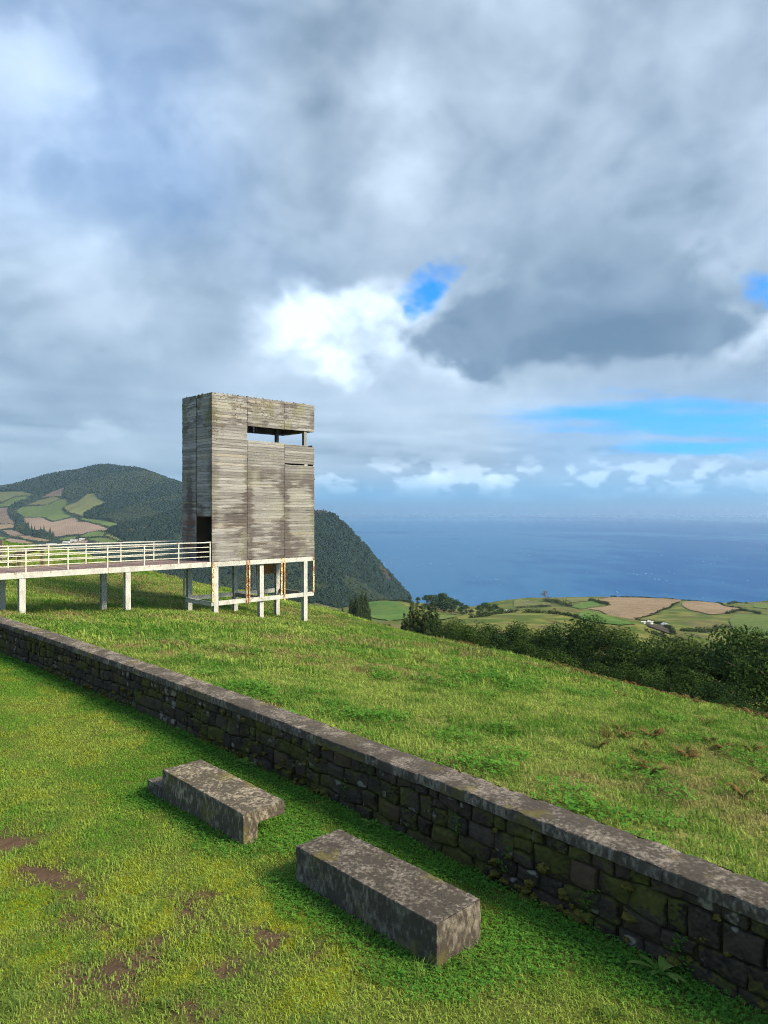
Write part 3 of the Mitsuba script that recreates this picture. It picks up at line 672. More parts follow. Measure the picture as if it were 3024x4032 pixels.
def panel(orient, a0, a1, spans, at, sign, wood='weathered_wood', pitch=.149, split=True, special=None):
    """A wall panel of horizontal planks between a0 and a1. orient 's': along the front; 'v': along the depth. at: the outer face, sign: which way is out."""
    key = put(tower + '__cladding_panel', None); scene.pop(key)
    back, joined = MB(), MB()
    for z0, z1 in spans:
        lo, hi = (a0 + .02, at - sign * .034, z0 + .01), (a1 - .02, at - sign * .052, z1 - .01)
        if orient == 'v': lo, hi = (lo[1], lo[0], lo[2]), (hi[1], hi[0], hi[2])
        back.add(*box_between(np.minimum(lo, hi), np.maximum(lo, hi), tw))  # sheet added behind the planks so no light leaks through the gaps
        n = max(1, round((z1 - z0) / pitch)); h = (z1 - z0) / n
        for i in range(n):
            proud = rng.normal(0, .005); e0, e1 = rng.uniform(0, .008, 2)
            gap = rng.uniform(.004, .012)
            zz0, zz1 = z0 + i * h + gap / 2, z0 + (i + 1) * h - gap / 2
            thick = .026
            if special and any(abs((zz0 + zz1) / 2 - q) < h / 2 for q in special): proud, e1 = .016, -.03
            lo, hi = (a0 + e0, at + sign * proud, zz0), (a1 - e1, at - sign * thick, zz1)
            if orient == 'v': lo, hi = (lo[1], lo[0], lo[2]), (hi[1], hi[0], hi[2])
            v, f = bevel_box(np.minimum(lo, hi), np.maximum(lo, hi), .007)
            sag = rng.normal(0, .0035)
            ax = 0 if orient == 's' else 1
            v[:, 2] += sag * (v[:, ax] - (a0 + a1) / 2)
            v[:, 1 - ax] += rng.normal(0, .0015) * (v[:, ax] - (a0 + a1) / 2)
            if orient == 'v' and a0 > 1 and sign < 0 and -1.4 < zz0 < -1.2:      # the board that has sprung loose
                v[:, 2] += .045 * (v[:, 1] - a0); v[:, 0] -= .03 * (v[:, 1] < (a0 + a1) / 2)
            if split:
                m = MB(); m.add(tw(v), f); put(key + '__plank', m.ply(wood))
            else:
                joined.add(tw(v), f)
    put(key + '__added_backing', back.ply('board_backing' if wood == 'weathered_wood' else wood))
    if not split:
        labels[put(key + '__plank', joined.ply(wood))] = {'kind': 'stuff'}
    return key


F0 = -.03
panel('s', 0, 2.05, [(Z0, -.185), (-.165, ZTOP)], F0, -1)
panel('s', 2.06, 4.40, [(Z0, 3.60), (4.325, ZTOP)], F0, -1, special=[2.64])
panel('s', 4.41, 6.42, [(Z0, 2.42), (2.525, 3.50), (4.335, ZTOP)], F0, -1, special=[1.72])
panel('v', 0.0, 1.42, [(-.30, ZTOP)], 0.0, -1)
panel('v', 1.43, 2.86, [(Z0, ZTOP)], -.035, -1)
panel('v', 0.0, 2.86, [(Z0, 3.50), (4.33, ZTOP)], 6.42, 1, split=False)
panel('s', 0.0, 3.2, [(Z0, ZTOP)], 2.89, 1, split=False)
panel('s', 3.2, 4.40, [(Z0, 3.50), (4.33, ZTOP)], 2.89, 1, split=False)
panel('s', 4.41, 6.42, [(Z0, 3.50), (4.33, ZTOP)], 2.89, 1, split=False)
panel('s', 4.45, 6.40, [(-3.62, -2.80)], 2.89, 1, wood='inner_wood', split=False)


def part(name, boxes, mat, bevel=.004):
    m = MB()
    for lo, hi in boxes: m.add(*bevel_box(lo, hi, bevel, tw), u=None)
    return put(name, m.ply(mat, 25))


part(tower + '__floor_slab', [((.05, .06, -2.56), (6.37, 2.83, -2.50))], 'deck_wood')
part(tower + '__roof', [((.06, .03, 5.66), (6.36, 2.82, 5.72))], 'inner_wood')  # unseen slab, added to keep daylight out so the interior stays dark
part(tower + '__inner_partition', [((3.25, .1, -2.4), (3.31, 2.8, 3.45))], 'inner_wood')


def h_column(s, v, z0, z1, w=.25, d=.26, t=.022):
    return [((s - w / 2, v - d / 2, z0), (s + w / 2, v - d / 2 + t, z1)), ((s - w / 2, v + d / 2 - t, z0), (s + w / 2, v + d / 2, z1)), ((s - t / 2, v - d / 2 + t + .0005, z0), (s + t / 2, v + d / 2 - t - .0005, z1))]


def i_beam(a0, a1, v, z0, z1, along='s', w=.12, t=.016):
    bx = [((a0, v - w / 2, z0), (a1, v + w / 2, z0 + t)), ((a0, v - w / 2, z1 - t), (a1, v + w / 2, z1)), ((a0, v - t / 2, z0 + t + .0005), (a1, v + t / 2, z1 - t - .0005))]
    if along == 'v': bx = [((lo[1], lo[0], lo[2]), (hi[1], hi[0], hi[2])) for lo, hi in bx]
    return bx


def channel(a0, a1, v, z0, z1, w=.09, t=.014):
    """A channel with its flat web towards the front (smaller v)."""
    return [((a0, v, z0), (a1, v + t, z1)), ((a0, v + t + .0005, z0), (a1, v + w, z0 + t)), ((a0, v + t + .0005, z1 - t), (a1, v + w, z1))]


def ground_at(s, v):
    p = tw([s, v, 0]); return float(z_hill(p[0], p[1]))


for s, v, top in ((.27, .15, 5.6), (3.05, .26, -2.80), (5.84, .13, 5.6), (.27, 2.70, 5.6), (3.05, 2.70, 5.6), (5.84, 2.70, 5.6)):
    g_ = ground_at(s, v)
    if top > 0:
        part(tower + '__post', h_column(s, v, g_ - .3, Z0 - .02), 'white_steel')
        part(tower + '__inner_post', h_column(s, v, -2.49, top, .18, .18), 'grey_steel')
    else:
        part(tower + '__post', h_column(s, v, g_ - .3, top), 'white_steel')
ZB0, ZB1 = -2.785, -2.545
part(tower + '__floor_beam', channel(.02, 2.03, -.012, ZB0, ZB1), 'white_steel')
part(tower + '__floor_beam', channel(2.08, 4.38, -.012, ZB0, ZB1), 'white_steel')
part(tower + '__floor_beam', channel(4.43, 6.40, -.012, ZB0, ZB1), 'white_steel')
part(tower + '__floor_beam', i_beam(.02, 6.40, 2.87, ZB0, ZB1), 'white_steel')
for s in (.07, 2.05, 4.40, 6.33):
    part(tower + '__cross_beam', i_beam(.10, 2.80, s, ZB0 + .003, ZB1 - .003, 'v'), 'grey_steel')
ZL0, ZL1 = -4.715, -4.495
part(tower + '__lower_beam', channel(.41, 5.70, .015, ZL0, ZL1), 'white_steel')
part(tower + '__lower_beam', channel(5.98, 6.42, .015, ZL0, ZL1), 'white_steel')
part(tower + '__lower_beam', channel(.0, .13, .015, ZL0, ZL1), 'white_steel')
part(tower + '__lower_beam', i_beam(.12, 2.56, .02, ZL0, ZL1, 'v', .10), 'white_steel')
part(tower + '__lower_beam', channel(.41, 2.91, 2.66, ZL0 + .03, ZL1 + .03), 'white_steel')
part(tower + '__lower_beam', channel(3.19, 5.70, 2.66, ZL0 + .03, ZL1 + .03), 'white_steel')
part(tower + '__lower_beam', i_beam(.40, 2.56, 3.05, ZL0 + .01, ZL1 + .01, 'v', .10), 'grey_steel')
part(tower + '__lower_beam', i_beam(.28, 2.56, 5.95, ZL0 + .01, ZL1 + .01, 'v', .10), 'grey_steel')


def holed_strip(s0, s1, v, z0, z1, mat, nh):
    """A perforated steel angle: two legs, the front one with a row of slots."""
    w, h = s1 - s0, z1 - z0
    pl = Polygon([(0, 0), (w, 0), (w, h), (0, h)])
    for i in range(nh):
        y = h * (.12 + .78 * i / max(nh - 1, 1)); c = w * .55
        pl = pl.difference(Point(c, y).buffer(.017, quad_segs=3))
    m = trimesh.creation.extrude_polygon(pl, .010)
    vv = np.array(m.vertices)
    mb = MB()
    mb.add(tw(np.c_[s0 + vv[:, 0], v + vv[:, 2], z0 + vv[:, 1]])[:, :], np.array(m.faces)[:, ::-1])
    mb.add(*box_between((s0, v + .0105, z0), (s0 + .010, v + .09, z1), tw))
    return put(tower + '__perforated_angle', mb.ply(mat))


for s0, s1, mat, z1, nh in ((.02, .11, 'rusty_steel', -2.55, 12), (2.0, 2.06, 'orange_steel', -2.53, 14), (2.15, 2.23, 'rusty_steel', -2.55, 13), (4.17, 4.26, 'rusty_steel', -2.55, 13), (4.37, 4.445, 'orange_steel', -2.53, 14), (6.33, 6.42, 'rusty_steel', -2.53, 14)):
    holed_strip(s0, s1, -.028, ZL0 + .2 - (.25 if 'orange' in mat or s0 == 2.15 else 0), z1, mat, nh)
for s0, z0 in ((.02, -4.5), (2.0, -4.2), (2.15, -4.2), (4.3, -4.4), (4.42, -4.4)):
    part(tower + '__hanger_angle', [((s0, 2.80, z0), (s0 + .07, 2.815, Z0 - .02)), ((s0, 2.8155, z0), (s0 + .012, 2.88, Z0 - .02))], 'white_steel')
for s0 in (.30, .47):
    part(tower + '__stiffener', [((s0 - .16, -.020, ZB0 + .01), (s0 - .14, -.0125, ZB1 - .01))], 'rusty_steel', .001)
# moss cushions along the roof edge
mo_ = MB(); ic_ = trimesh.creation.icosphere(1); iv_, if_ = np.array(ic_.vertices), np.array(ic_.faces)
for i in range(120):
    w_ = rng.random(); r_ = rng.uniform(.012, .036)
    if w_ < .45: q = (rng.uniform(-.01, .01), rng.uniform(.0, 2.86), ZTOP - abs(rng.normal(0, .10)) + .02)
    elif w_ < .60: q = (rng.uniform(-.03, 4.4) * rng.random() ** 1.2, F0, ZTOP - abs(rng.normal(0, .25)))
    elif w_ < .85: q = (rng.uniform(0, 6.42), F0 + .02, ZTOP + .005)
    else: q = (0.0, -.02, ZTOP - rng.uniform(0, 1) ** 1.5 * 4)
    v_ = iv_ * (1 + .3 * rng.normal(size=(42, 1))) * r_ * [1, .6, .8]
    mo_.add(tw(v_ + np.array(q)), if_)
labels[put(tower + '__moss', mo_.ply('moss_cushion', True))] = {'kind': 'stuff'}
bsdf('moss_cushion', lambda p, n, uv: MIX((.070, .062, .018), (.16, .145, .035), FB(p.x * 45, p.y * 45, p.z * 45, 3)), .95, lambda p, n, uv: .02 * N(p.x * 130, p.y * 130, p.z * 130), 1.0, specular=.1)
# steel rails seen through the viewing slot
part(tower + '__sill_rail', [((6.36, .1, 3.52), (6.41, 2.8, 3.60))], 'grey_steel')
part(tower + '__sill_rail', [((3.25, 2.80, 3.52), (6.35, 2.85, 3.60))], 'grey_steel')
part(tower + '__head_rail', [((6.30, .1, 4.36), (6.36, 2.8, 4.44))], 'grey_steel')
part(tower + '__head_rail', [((3.25, 2.78, 4.34), (6.28, 2.84, 4.40))], 'grey_steel')
for s0 in (4.2, 4.42):
    part(tower + '__slot_upright', [((s0, 2.70, 4.41), (s0 + .09, 2.77, 5.6))], 'grey_steel')
part(tower + '__sill_board', [((4.42, .0, 3.51), (6.0, .10, 3.545))], 'grey_steel')
part(tower + '__slot_frame', [((4.43, -.02, 2.425), (6.40, .02, 2.445)), ((5.74, -.025, 2.45), (5.95, .0, 2.52)), ((6.33, -.025, 2.45), (6.40, .0, 2.52))], 'white_steel')

# ------------------------------------------------------------------ the footbridge to the tower
bridge = thing('footbridge', 'white railed footbridge with plank deck leading to the tower door', 'footbridge')
LEN = 14.6
n = int(LEN / .145)
for i in range(n):
    s1 = -.012 - i * .145
    m = MB(); m.add(*bevel_box((s1 - .139, .075, Z0 - .018 + rng.normal(0, .0015)), (s1, 2.80, Z0 + .012 + rng.normal(0, .002)), .004, tw)); put(bridge + '__deck_board', m.ply('deck_wood'))
joints = [-5.15, -.0, -10.3, -LEN]
for a0, a1 in ((-5.14, -.03), (-10.29, -5.17), (-LEN, -10.31)):
    part(bridge + '__side_beam', channel(a0, a1, -.012, ZB0 + .012, Z0 - .004), 'white_steel')
    part(bridge + '__side_beam', [((a0, 2.85, ZB0 + .012), (a1, 2.865, Z0 - .004))], 'white_steel')
part(bridge + '__joint_plate', [((-5.165, -.016, ZB0 + .03), (-5.145, .05, Z0 - .02))], 'orange_steel', .001)
for s in (-2.6, -5.3, -7.9, -10.5, -13.0):
    part(bridge + '__bearer', i_beam(.08, 2.84, s, ZB0 + .03, Z0 - .03, 'v', .08), 'grey_steel')
for v, ss in ((-.0, (-4.24, -8.72, -13.2)), (2.86, (-4.24, -8.72, -13.2))):
    for s in ss:
        vv = v + (.14 if v < 1 else -.14)
        part(bridge + '__support_post', h_column(s, vv, ground_at(s, vv) - .3, ZB0 + .008, .25, .24), 'white_steel')
for v, ss in ((.03, (-.06, -1.755, -3.47, -5.19, -6.90, -8.59, -10.3, -12.0, -13.7)), (2.83, (-.05, -1.62, -3.33, -5.02, -6.72, -8.42, -10.1, -11.8, -13.5))):
    rail = put(bridge + '__railing', None); scene.pop(rail)
    for s in ss:
        part(rail + '__rail_post', [((s - .028, v - .012, Z0 + .004), (s + .028, v + .012, Z0 + .93))], 'cream_steel', .002)
    part(rail + '__top_rail', [((-LEN, v - .035, Z0 + .932), (-.03, v + .035, Z0 + .99))], 'white_steel', .006)
    for hgt in (.24, .48, .71):
        part(rail + '__rail', [((-LEN, v + .0135, Z0 + hgt), (-.03, v + .028, Z0 + hgt + .038))], 'cream_steel', .002)
part(bridge + '__door_jamb', [((-.06, 1.40, Z0 + .013), (-.01, 1.45, -.30))], 'grey_steel', .002)

# ------------------------------------------------------------------ the stone wall
wall = thing('stone_wall', 'low mossy dark basalt stone wall with a grey concrete coping across the lawn', 'wall')
TA, TB = -9.0, 25.0
core = MB()
tt = np.arange(TA, TB, .25)
pr = [(.075, LAWN - .3), (.075, WTOP - .119), (.39, WTOP - .119), (.39, LAWN - .3)]
ring = np.stack([np.c_[wall_at(tt, o), np.full(len(tt), z)] for o, z in pr], 1)
core.add(ring.reshape(-1, 3), grid_faces(len(tt), 4)[:, ::-1])
put(wall + '__core', core.ply('wall_mortar'))
# concrete coping, its arrises slightly worn
prof = np.array([(.0, -.12), (-.003, -.06), (.0, -.012), (.012, .0), (.11, .002), (.22, .004), (.33, .002), (.425, .0), (.437, -.012), (.44, -.06), (.44, -.12), (.22, -.119)])


def coping_slab(t0, t1):
    """One cast length of the coping, its arrises worn and its ends closed."""
    tt = np.linspace(t0, t1, int((t1 - t0) / .035) + 2)
    dz, do = rng.normal(0, .004), rng.normal(0, .004)
    cv = np.empty((len(tt), len(prof), 3))
    for i, (o, z) in enumerate(prof):
        q = np.stack([tt * 1.0, np.full(len(tt), o * 3), np.full(len(tt), z * 3)], -1)
        edge_ = i in (2, 3, 7, 8)
        r1 = (nz(q, 7, 70, 3) - .5) * .022 + (nz(q, 25, 71, 2) - .5) * .016
        chip = np.clip(nz(np.stack([tt, np.full(len(tt), i * 9.1)], -1), 9, 72, 2) - .60, 0, 1) * .13 * edge_
        chip = chip + edge_ * .012 * np.exp(-np.minimum(tt - t0, t1 - tt) / .03)
        rough = .9 if edge_ else .4
        cv[:, i, :2] = wall_at(tt, o + do + r1 * rough * (1 if i < 4 else -.3) + chip * (1 if i < 4 else -1))
        cv[:, i, 2] = WTOP + z + dz + rough * r1 * .5 - chip * .6
    m = len(prof)
    i, j = np.meshgrid(np.arange(len(tt) - 1), np.arange(m), indexing='ij')
    a = (i * m + j).ravel(); b = (i * m + (j + 1) % m).ravel()
    f = np.vstack([np.stack([a, b, b + m], 1), np.stack([a, b + m, a + m], 1)])
    e = (len(tt) - 1) * m
    caps = [(0, k + 1, k) for k in range(1, m - 1)] + [(e, e + k, e + k + 1) for k in range(1, m - 1)]
    return cv.reshape(-1, 3), np.vstack([f, caps])


t = TA
while t < TB - .5:
    t1 = min(t + rng.uniform(2.2, 3.4), TB)
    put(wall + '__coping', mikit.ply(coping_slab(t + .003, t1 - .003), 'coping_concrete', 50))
    t = t1


def stone_mesh(poly, depth0=.078, bulge=.03):
    """One stone: its outline (t, z) rounded, its face proud and uneven."""
    P_ = poly.buffer(-.022, join_style='round').buffer(.014, join_style='round', quad_segs=2)
    if P_.is_empty or P_.geom_type != 'Polygon' or P_.area < .0012: return None
    ring = np.array(P_.simplify(.004).segmentize(.11).exterior.coords)[:-1]
    if not P_.exterior.is_ccw: ring = ring[::-1]
    c = ring.mean(0); n = len(ring)
    ring = ring + rng.normal(0, .004, ring.shape)
    face = rng.uniform(.022, .048)
    tilt = rng.normal(0, .07, 2)
    layers = [(1.0, depth0), (1.0, face + .012), (.90, face - .004), (.55, face - .012)]
    vs = []
    for sc_, o in layers:
        p = c + (ring - c) * sc_
        oo = np.full(n, o) + (0 if o == depth0 else (p - c) @ tilt + rng.normal(0, .0035, n))
        vs.append(np.c_[wall_at(p[:, 0]) + (np.maximum(oo, -.004))[:, None] * WN, p[:, 1]])
    oc = max(face - .012 + rng.normal(0, .004), -.006)
    vs.append(np.c_[wall_at(c[:1]) + oc * WN, c[1:2]])
    f = []
    for k in range(3):
        for i in range(n):
            i2 = (i + 1) % n
            f += [(k * n + i, k * n + i2, (k + 1) * n + i2), (k * n + i, (k + 1) * n + i2, (k + 1) * n + i)]
    for i in range(n): f.append((3 * n + i, 3 * n + (i + 1) % n, 4 * n))
    return np.vstack(vs), np.array(f)


# rough courses: each course's height wanders, some stones are split in two, small fillers sit under the coping
def course_line(k, t):
    base_ = [LAWN - .16, LAWN + .13, LAWN + .355, LAWN + .565, WTOP - .125][k]
    return base_ + (0 if k in (0, 4) else .085 * (nz(np.stack([np.asarray(t, float), np.full(np.shape(t), k * 7.3)], -1), 1.3, 80, 3) - .5) * 2)


stones = []
for k in range(4):
    t = -2.6 - rng.uniform(0, .4)
    wide = [(.22, .52), (.20, .48), (.17, .46), (.13, .36)][k]
    while t < 23.2:
        w = rng.uniform(*wide); t1 = t + w
        j0, j1 = rng.normal(0, .02, 2)
        def edge(kk, x): return float(np.ravel(course_line(kk, np.array([x])))[0])
        q = [(t, edge(k, t)), ((t + t1) / 2, edge(k, (t + t1) / 2)), (t1, edge(k, t1)), (t1 + j1, (edge(k, t1) + edge(k + 1, t1)) / 2), (t1 + rng.normal(0, .018), edge(k + 1, t1)), ((t + t1) / 2, edge(k + 1, (t + t1) / 2)), (t + j0 * 0, edge(k + 1, t)), (t + j0 * .4, (edge(k, t) + edge(k + 1, t)) / 2)]
        pol = Polygon(q).buffer(0)
        if pol.geom_type == 'Polygon':
            h = pol.bounds[3] - pol.bounds[1]
            if k in (1, 2) and w < .34 and rng.random() < .30:
                zc = (pol.bounds[1] + pol.bounds[3]) / 2 + rng.normal(0, .02)
                cut = LineString([(t - 1, zc), (t1 + 1, zc + rng.normal(0, .1))])
                from shapely.ops import split as _split
                stones += list(_split(pol, cut).geoms)
            else:
                stones.append(pol)
        t = t1
stones.sort(key=lambda p: -p.centroid.x)
for pol in stones:
    sm = stone_mesh(pol)
    if sm is None: continue
    mb = MB(); mb.add(*sm)
    put(wall + '__stone', mb.ply('basalt_stone', True))

# ------------------------------------------------------------------ the two concrete benches
BD = np.array([-.6876, .7261]); BD /= np.linalg.norm(BD); BN = np.array([-BD[1], BD[0]]) * -1      # along, and across towards the wall


def bench_frame(origin, zc):
    return lambda p: np.c_[origin + p[:, :1] * BD + p[:, 1:2] * BN, zc + p[:, 2]]


def worn(mesh, frame, amp, seed, step=.035):
    """A concrete solid: refined, its arrises rounded a little and its faces uneven."""
    v, f = trimesh.remesh.subdivide_to_size(mesh.vertices, mesh.faces, step)
    m = trimesh.Trimesh(v, f, process=True)
    m.merge_vertices()
    trimesh.smoothing.filter_laplacian(m, lamb=.35, iterations=2)
    v = np.array(m.vertices); nn = np.array(m.vertex_normals)
    v = v + nn * ((nz(v, 6, seed, 3) - .5) * amp + (nz(v, 30, seed + 1, 2) - .5) * amp * .8)[:, None]
    mb = MB(); mb.add(frame(v), np.array(m.faces), u=.5)
    return mb


def extrude_along(poly2, length):
    """The (across, height) outline extruded along the bench."""
    m = trimesh.creation.extrude_polygon(poly2, length)
    v = np.array(m.vertices)[:, [2, 0, 1]]
    m = trimesh.Trimesh(v, np.array(m.faces)); m.fix_normals()
    return m


b1 = thing('concrete_bench', 'solid block concrete bench with a dark stained top, nearest the camera', 'bench')
o1 = np.array([.1278, 1.7445]) * 3.55
blk = trimesh.creation.box((2.02, .60, .62)); blk.apply_translation((1.01, .30, -.31 + .0))
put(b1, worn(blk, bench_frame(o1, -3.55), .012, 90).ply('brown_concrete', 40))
b2 = thing('concrete_bench', 'cantilevered concrete bench with a pale worn seat, farther from the camera', 'bench')
o2 = np.array([-.462, 2.377]) * 3.55
sect = Polygon([(0, -.62), (.20, -.62), (.20, -.20), (.215, -.165), (.25, -.15), (.59, -.15), (.59, 0), (0, 0)])
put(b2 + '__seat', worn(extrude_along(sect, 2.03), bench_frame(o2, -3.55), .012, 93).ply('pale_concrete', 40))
low = trimesh.creation.box((.46, .20, .48)); low.apply_translation((2.03 + .225, .102, -.26 - .24))
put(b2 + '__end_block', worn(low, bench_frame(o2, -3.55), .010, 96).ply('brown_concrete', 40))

# ------------------------------------------------------------------ grass and small plants


def blades(n, radius, h0, h1, w0, w1, lean, seed, curl=.5, fall=1.0):
    """n grass blades round the origin, each three triangles; uv.x is a random number of the blade."""
    r_ = np.random.default_rng(seed)
    rad = radius * np.sqrt(r_.random(n)) ** fall; th = r_.random(n) * 6.2832
    bx, by = rad * np.cos(th), rad * np.sin(th)
    az_ = r_.random(n) * 6.2832; h = r_.uniform(h0, h1, n); w = r_.uniform(w0, w1, n) / 2
    le = np.abs(r_.normal(0, lean, n)) + .1
    dx, dy = np.cos(az_), np.sin(az_); sx, sy = -dy, dx
    z0 = np.full(n, -.015)
    m1x, m1z = h * .5 * np.sin(le), h * .5 * np.cos(le)
    l2 = le + curl * r_.random(n) + .15
    t1x, t1z = m1x + h * .5 * np.sin(l2), m1z + h * .5 * np.cos(l2)
    v = np.stack([np.c_[bx - sx * w, by - sy * w, z0], np.c_[bx + sx * w, by + sy * w, z0],
                  np.c_[bx + dx * m1x - sx * w * .8, by + dy * m1x - sy * w * .8, m1z], np.c_[bx + dx * m1x + sx * w * .8, by + dy * m1x + sy * w * .8, m1z],
                  np.c_[bx + dx * t1x, by + dy * t1x, t1z]], 1).reshape(-1, 3)
    k = np.arange(n)[:, None] * 5
    f = np.concatenate([k + [0, 1, 3], k + [0, 3, 2], k + [2, 3, 4]], 0)
    uv = np.repeat(np.c_[r_.random(n), r_.random(n)], 5, 0)
    return v, f, uv


def clovers(n, radius, h0, h1, size, seed):
    """Clover: three blunt leaflets on each stalk, and the stalk."""
    r_ = np.random.default_rng(seed)
    V, Fc, U, c = [], [], [], 0
    for i in range(n):
        rad, th = radius * math.sqrt(r_.random()), r_.random() * 6.2832
        x, y, h = rad * math.cos(th), rad * math.sin(th), r_.uniform(h0, h1)
        s = size * r_.uniform(.6, 1.2); a0 = r_.random() * 6.28; tx, ty = r_.normal(0, .25, 2)
        u_ = r_.random()
        for k in range(3):
            a = a0 + k * 2.094; ca, sa_ = math.cos(a), math.sin(a)
            loc = np.array([[0, 0, 0], [.55 * s, -.42 * s, .10 * s], [s, -.28 * s, .02 * s], [s, .28 * s, .02 * s], [.55 * s, .42 * s, .10 * s]])
            p = np.c_[x + loc[:, 0] * ca - loc[:, 1] * sa_, y + loc[:, 0] * sa_ + loc[:, 1] * ca, h + loc[:, 2]]
            p[:, 2] += tx * (p[:, 0] - x) + ty * (p[:, 1] - y)
            V.append(p); Fc.append(np.array([[0, 1, 2], [0, 2, 3], [0, 3, 4]]) + c); c += 5; U.append(np.tile([u_, 0], (5, 1)))
        p = np.array([[x - .0012, y, -.01], [x + .0012, y, -.01], [x, y, h]]); V.append(p); Fc.append(np.array([[0, 1, 2]]) + c); c += 3; U.append(np.tile([u_ * .5, 0], (3, 1)))
    return np.vstack(V), np.vstack(Fc), np.vstack(U)


def group_of(name, geo, mat):
    scene[name] = {'type': 'shapegroup', 'piece': mikit.ply((geo[0], geo[1]), mat, False, uv=geo[2])}
    return name


COUNT = {}


def scatter(name, sg, x, y, z, rot, sc, normal=(0, 0, 1), zs=1.0):
    COUNT[name] = COUNT.get(name, 0) + 1
    M = np.eye(4)
    c, s = math.cos(rot), math.sin(rot)
    nx, ny, n_z = normal
    # upright plants on a sloping ground: sheared so that their foot follows the slope
    R = np.array([[c, -s, 0], [s, c, 0], [0, 0, zs]]) * sc
    Sh = np.array([[1, 0, 0], [0, 1, 0], [-nx / n_z, -ny / n_z, 1]])
    M[:3, :3] = Sh @ R; M[:3, 3] = (x, y, z)
    scene[f'{name}__{COUNT[name]:04d}'] = {'type': 'instance', 'shape': {'type': 'ref', 'id': sg}, 'to_world': T(M.tolist())}


turf_sg = [group_of(f'turf_{i}', blades(210, .19, .016, .042, .004, .0075, 1.0, 100 + i, 1.0), 'turf_blade') for i in range(4)]
turf_long = [group_of(f'turf_long_{i}', blades(130, .18, .03, .07, .004, .008, .9, 110 + i, 1.1), 'turf_blade') for i in range(3)]
clover_sg = [group_of(f'clover_{i}', clovers(85, .17, .012, .05, .0135, 120 + i), 'clover_leaf') for i in range(4)]
moss_sg = [group_of(f'moss_{i}', blades(150, .10, .006, .018, .003, .006, .9, 130 + i, .8), 'moss_tip') for i in range(2)]
for nm, lab, cat in (('lawn_grass', 'short mown grass of the lawn, thin over the soil patches', 'grass'), ('lawn_clover', 'clover thick along the wall and round the benches', 'clover'), ('lawn_moss', 'yellow green moss tufts beside the bare soil', 'moss'),
                     ('hill_grass', 'long tussocky grass on the slope beyond the wall', 'grass'), ('bracken', 'brown withered bracken along the brow of the hillside', 'bracken')):
    labels[nm] = {'label': lab, 'category': cat, 'kind': 'stuff'}

r2 = np.random.default_rng(11)
step = .155
X, Y = np.meshgrid(np.arange(-15, 7, step), np.arange(3.9, 25, step), indexing='ij')
X = (X + r2.uniform(-.07, .07, X.shape)).ravel(); Y = (Y + r2.uniform(-.07, .07, Y.shape)).ravel()
ok = (wall_dist(X, Y) < .05) & (np.abs(X) < .56 * Y + .7)
X, Y = X[ok], Y[ok]
sp, ms, cl = spots(X, Y, SOIL, 30), spots(X, Y, MOSS, 40), clover_amount(X, Y)
zl = z_lawn(X, Y); far_ = np.hypot(X, Y)
long_n = nz(np.c_[X, Y], 1.7, 99, 3)
for x, y, z, s_, m_, c_, ln, fr in zip(X, Y, zl, sp, ms, cl, long_n, far_):
    rot = r2.random() * 6.28
    if s_ > .2 and r2.random() < .84: continue
    if s_ > -.15 and r2.random() < .42: continue
    if fr > 13 and r2.random() < .25: continue
    if c_ > .35 + .3 * r2.random():
        scatter('lawn_clover', clover_sg[r2.integers(4)], x, y, z, rot, r2.uniform(.9, 1.35))
        if r2.random() < .55: scatter('lawn_grass', turf_long[r2.integers(3)], x, y, z, rot, r2.uniform(.8, 1.2), zs=r2.uniform(.8, 1.2))
    else:
        lng = (ln > .50) and r2.random() < .7
        scatter('lawn_grass', turf_long[r2.integers(3)] if lng else turf_sg[r2.integers(4)], x, y, z, rot, r2.uniform(.9, 1.25), zs=r2.uniform(.7, 1.3))
        if m_ > .0 and r2.random() < .8: scatter('lawn_moss', moss_sg[r2.integers(2)], x, y, z + .004, rot, r2.uniform(.9, 1.5))

# coarse dark tufts between the bare places
tuft_sg = [group_of(f'tuft_{i}', blades(60, .09, .04, .095, .004, .008, .8, 180 + i, 1.2), 'tuft_blade') for i in range(3)]
for i in range(420):
    y = r2.uniform(5.2, 10.5); x = r2.uniform(-.58 * y, .1 * y)
    p1 = np.array([x]), np.array([y])
    if wall_dist(*p1)[0] > -.5 or nz(np.array([[x, y]]), 1.3, 95, 3)[0] < .5 or spots(*p1, SOIL, 30)[0] > .3: continue
    scatter('lawn_grass', tuft_sg[r2.integers(3)], x, y, float(z_lawn(x, y)), r2.random() * 6.28, r2.uniform(.6, 1.2))

# hillside grass: finer near the wall, broader tussocks farther off
hill_a = [group_of(f'hill_near_{i}', np_geo, 'long_blade') for i, np_geo in enumerate(blades(220, .30, .035, .115, .006, .013, 1.15, 140 + j, 1.2) for j in range(4))]
hill_b = [group_of(f'hill_far_{i}', np_geo, 'long_blade') for i, np_geo in enumerate(blades(190, .62, .06, .19, .014, .032, 1.1, 150 + j, 1.2) for j in range(4))]
hill_c = [group_of(f'hill_herb_{i}', clovers(70, .30, .03, .12, .035, 160 + i), 'clover_leaf') for i in range(2)]


def slope_normal(x, y):
    e = .3
    gx_, gy_ = (z_hill(x + e, y) - z_hill(x - e, y)) / (2 * e), (z_hill(x, y + e) - z_hill(x, y - e)) / (2 * e)
    return np.stack([-gx_, -gy_, np.ones_like(gx_)], -1)


def hill_points(stp, d0, d1, margin):
    t_, o_ = np.meshgrid(np.arange(-75, 24, stp), np.arange(d0, d1, stp), indexing='ij')
    t_ = t_ + r2.uniform(-.45, .45, t_.shape) * stp; o_ = o_ + r2.uniform(-.45, .45, o_.shape) * stp
    p = wall_at(t_.ravel(), np.maximum(o_.ravel(), .52))
    return p[(np.abs(p[:, 0]) < .555 * p[:, 1] + margin) & (p[:, 1] > 3)]


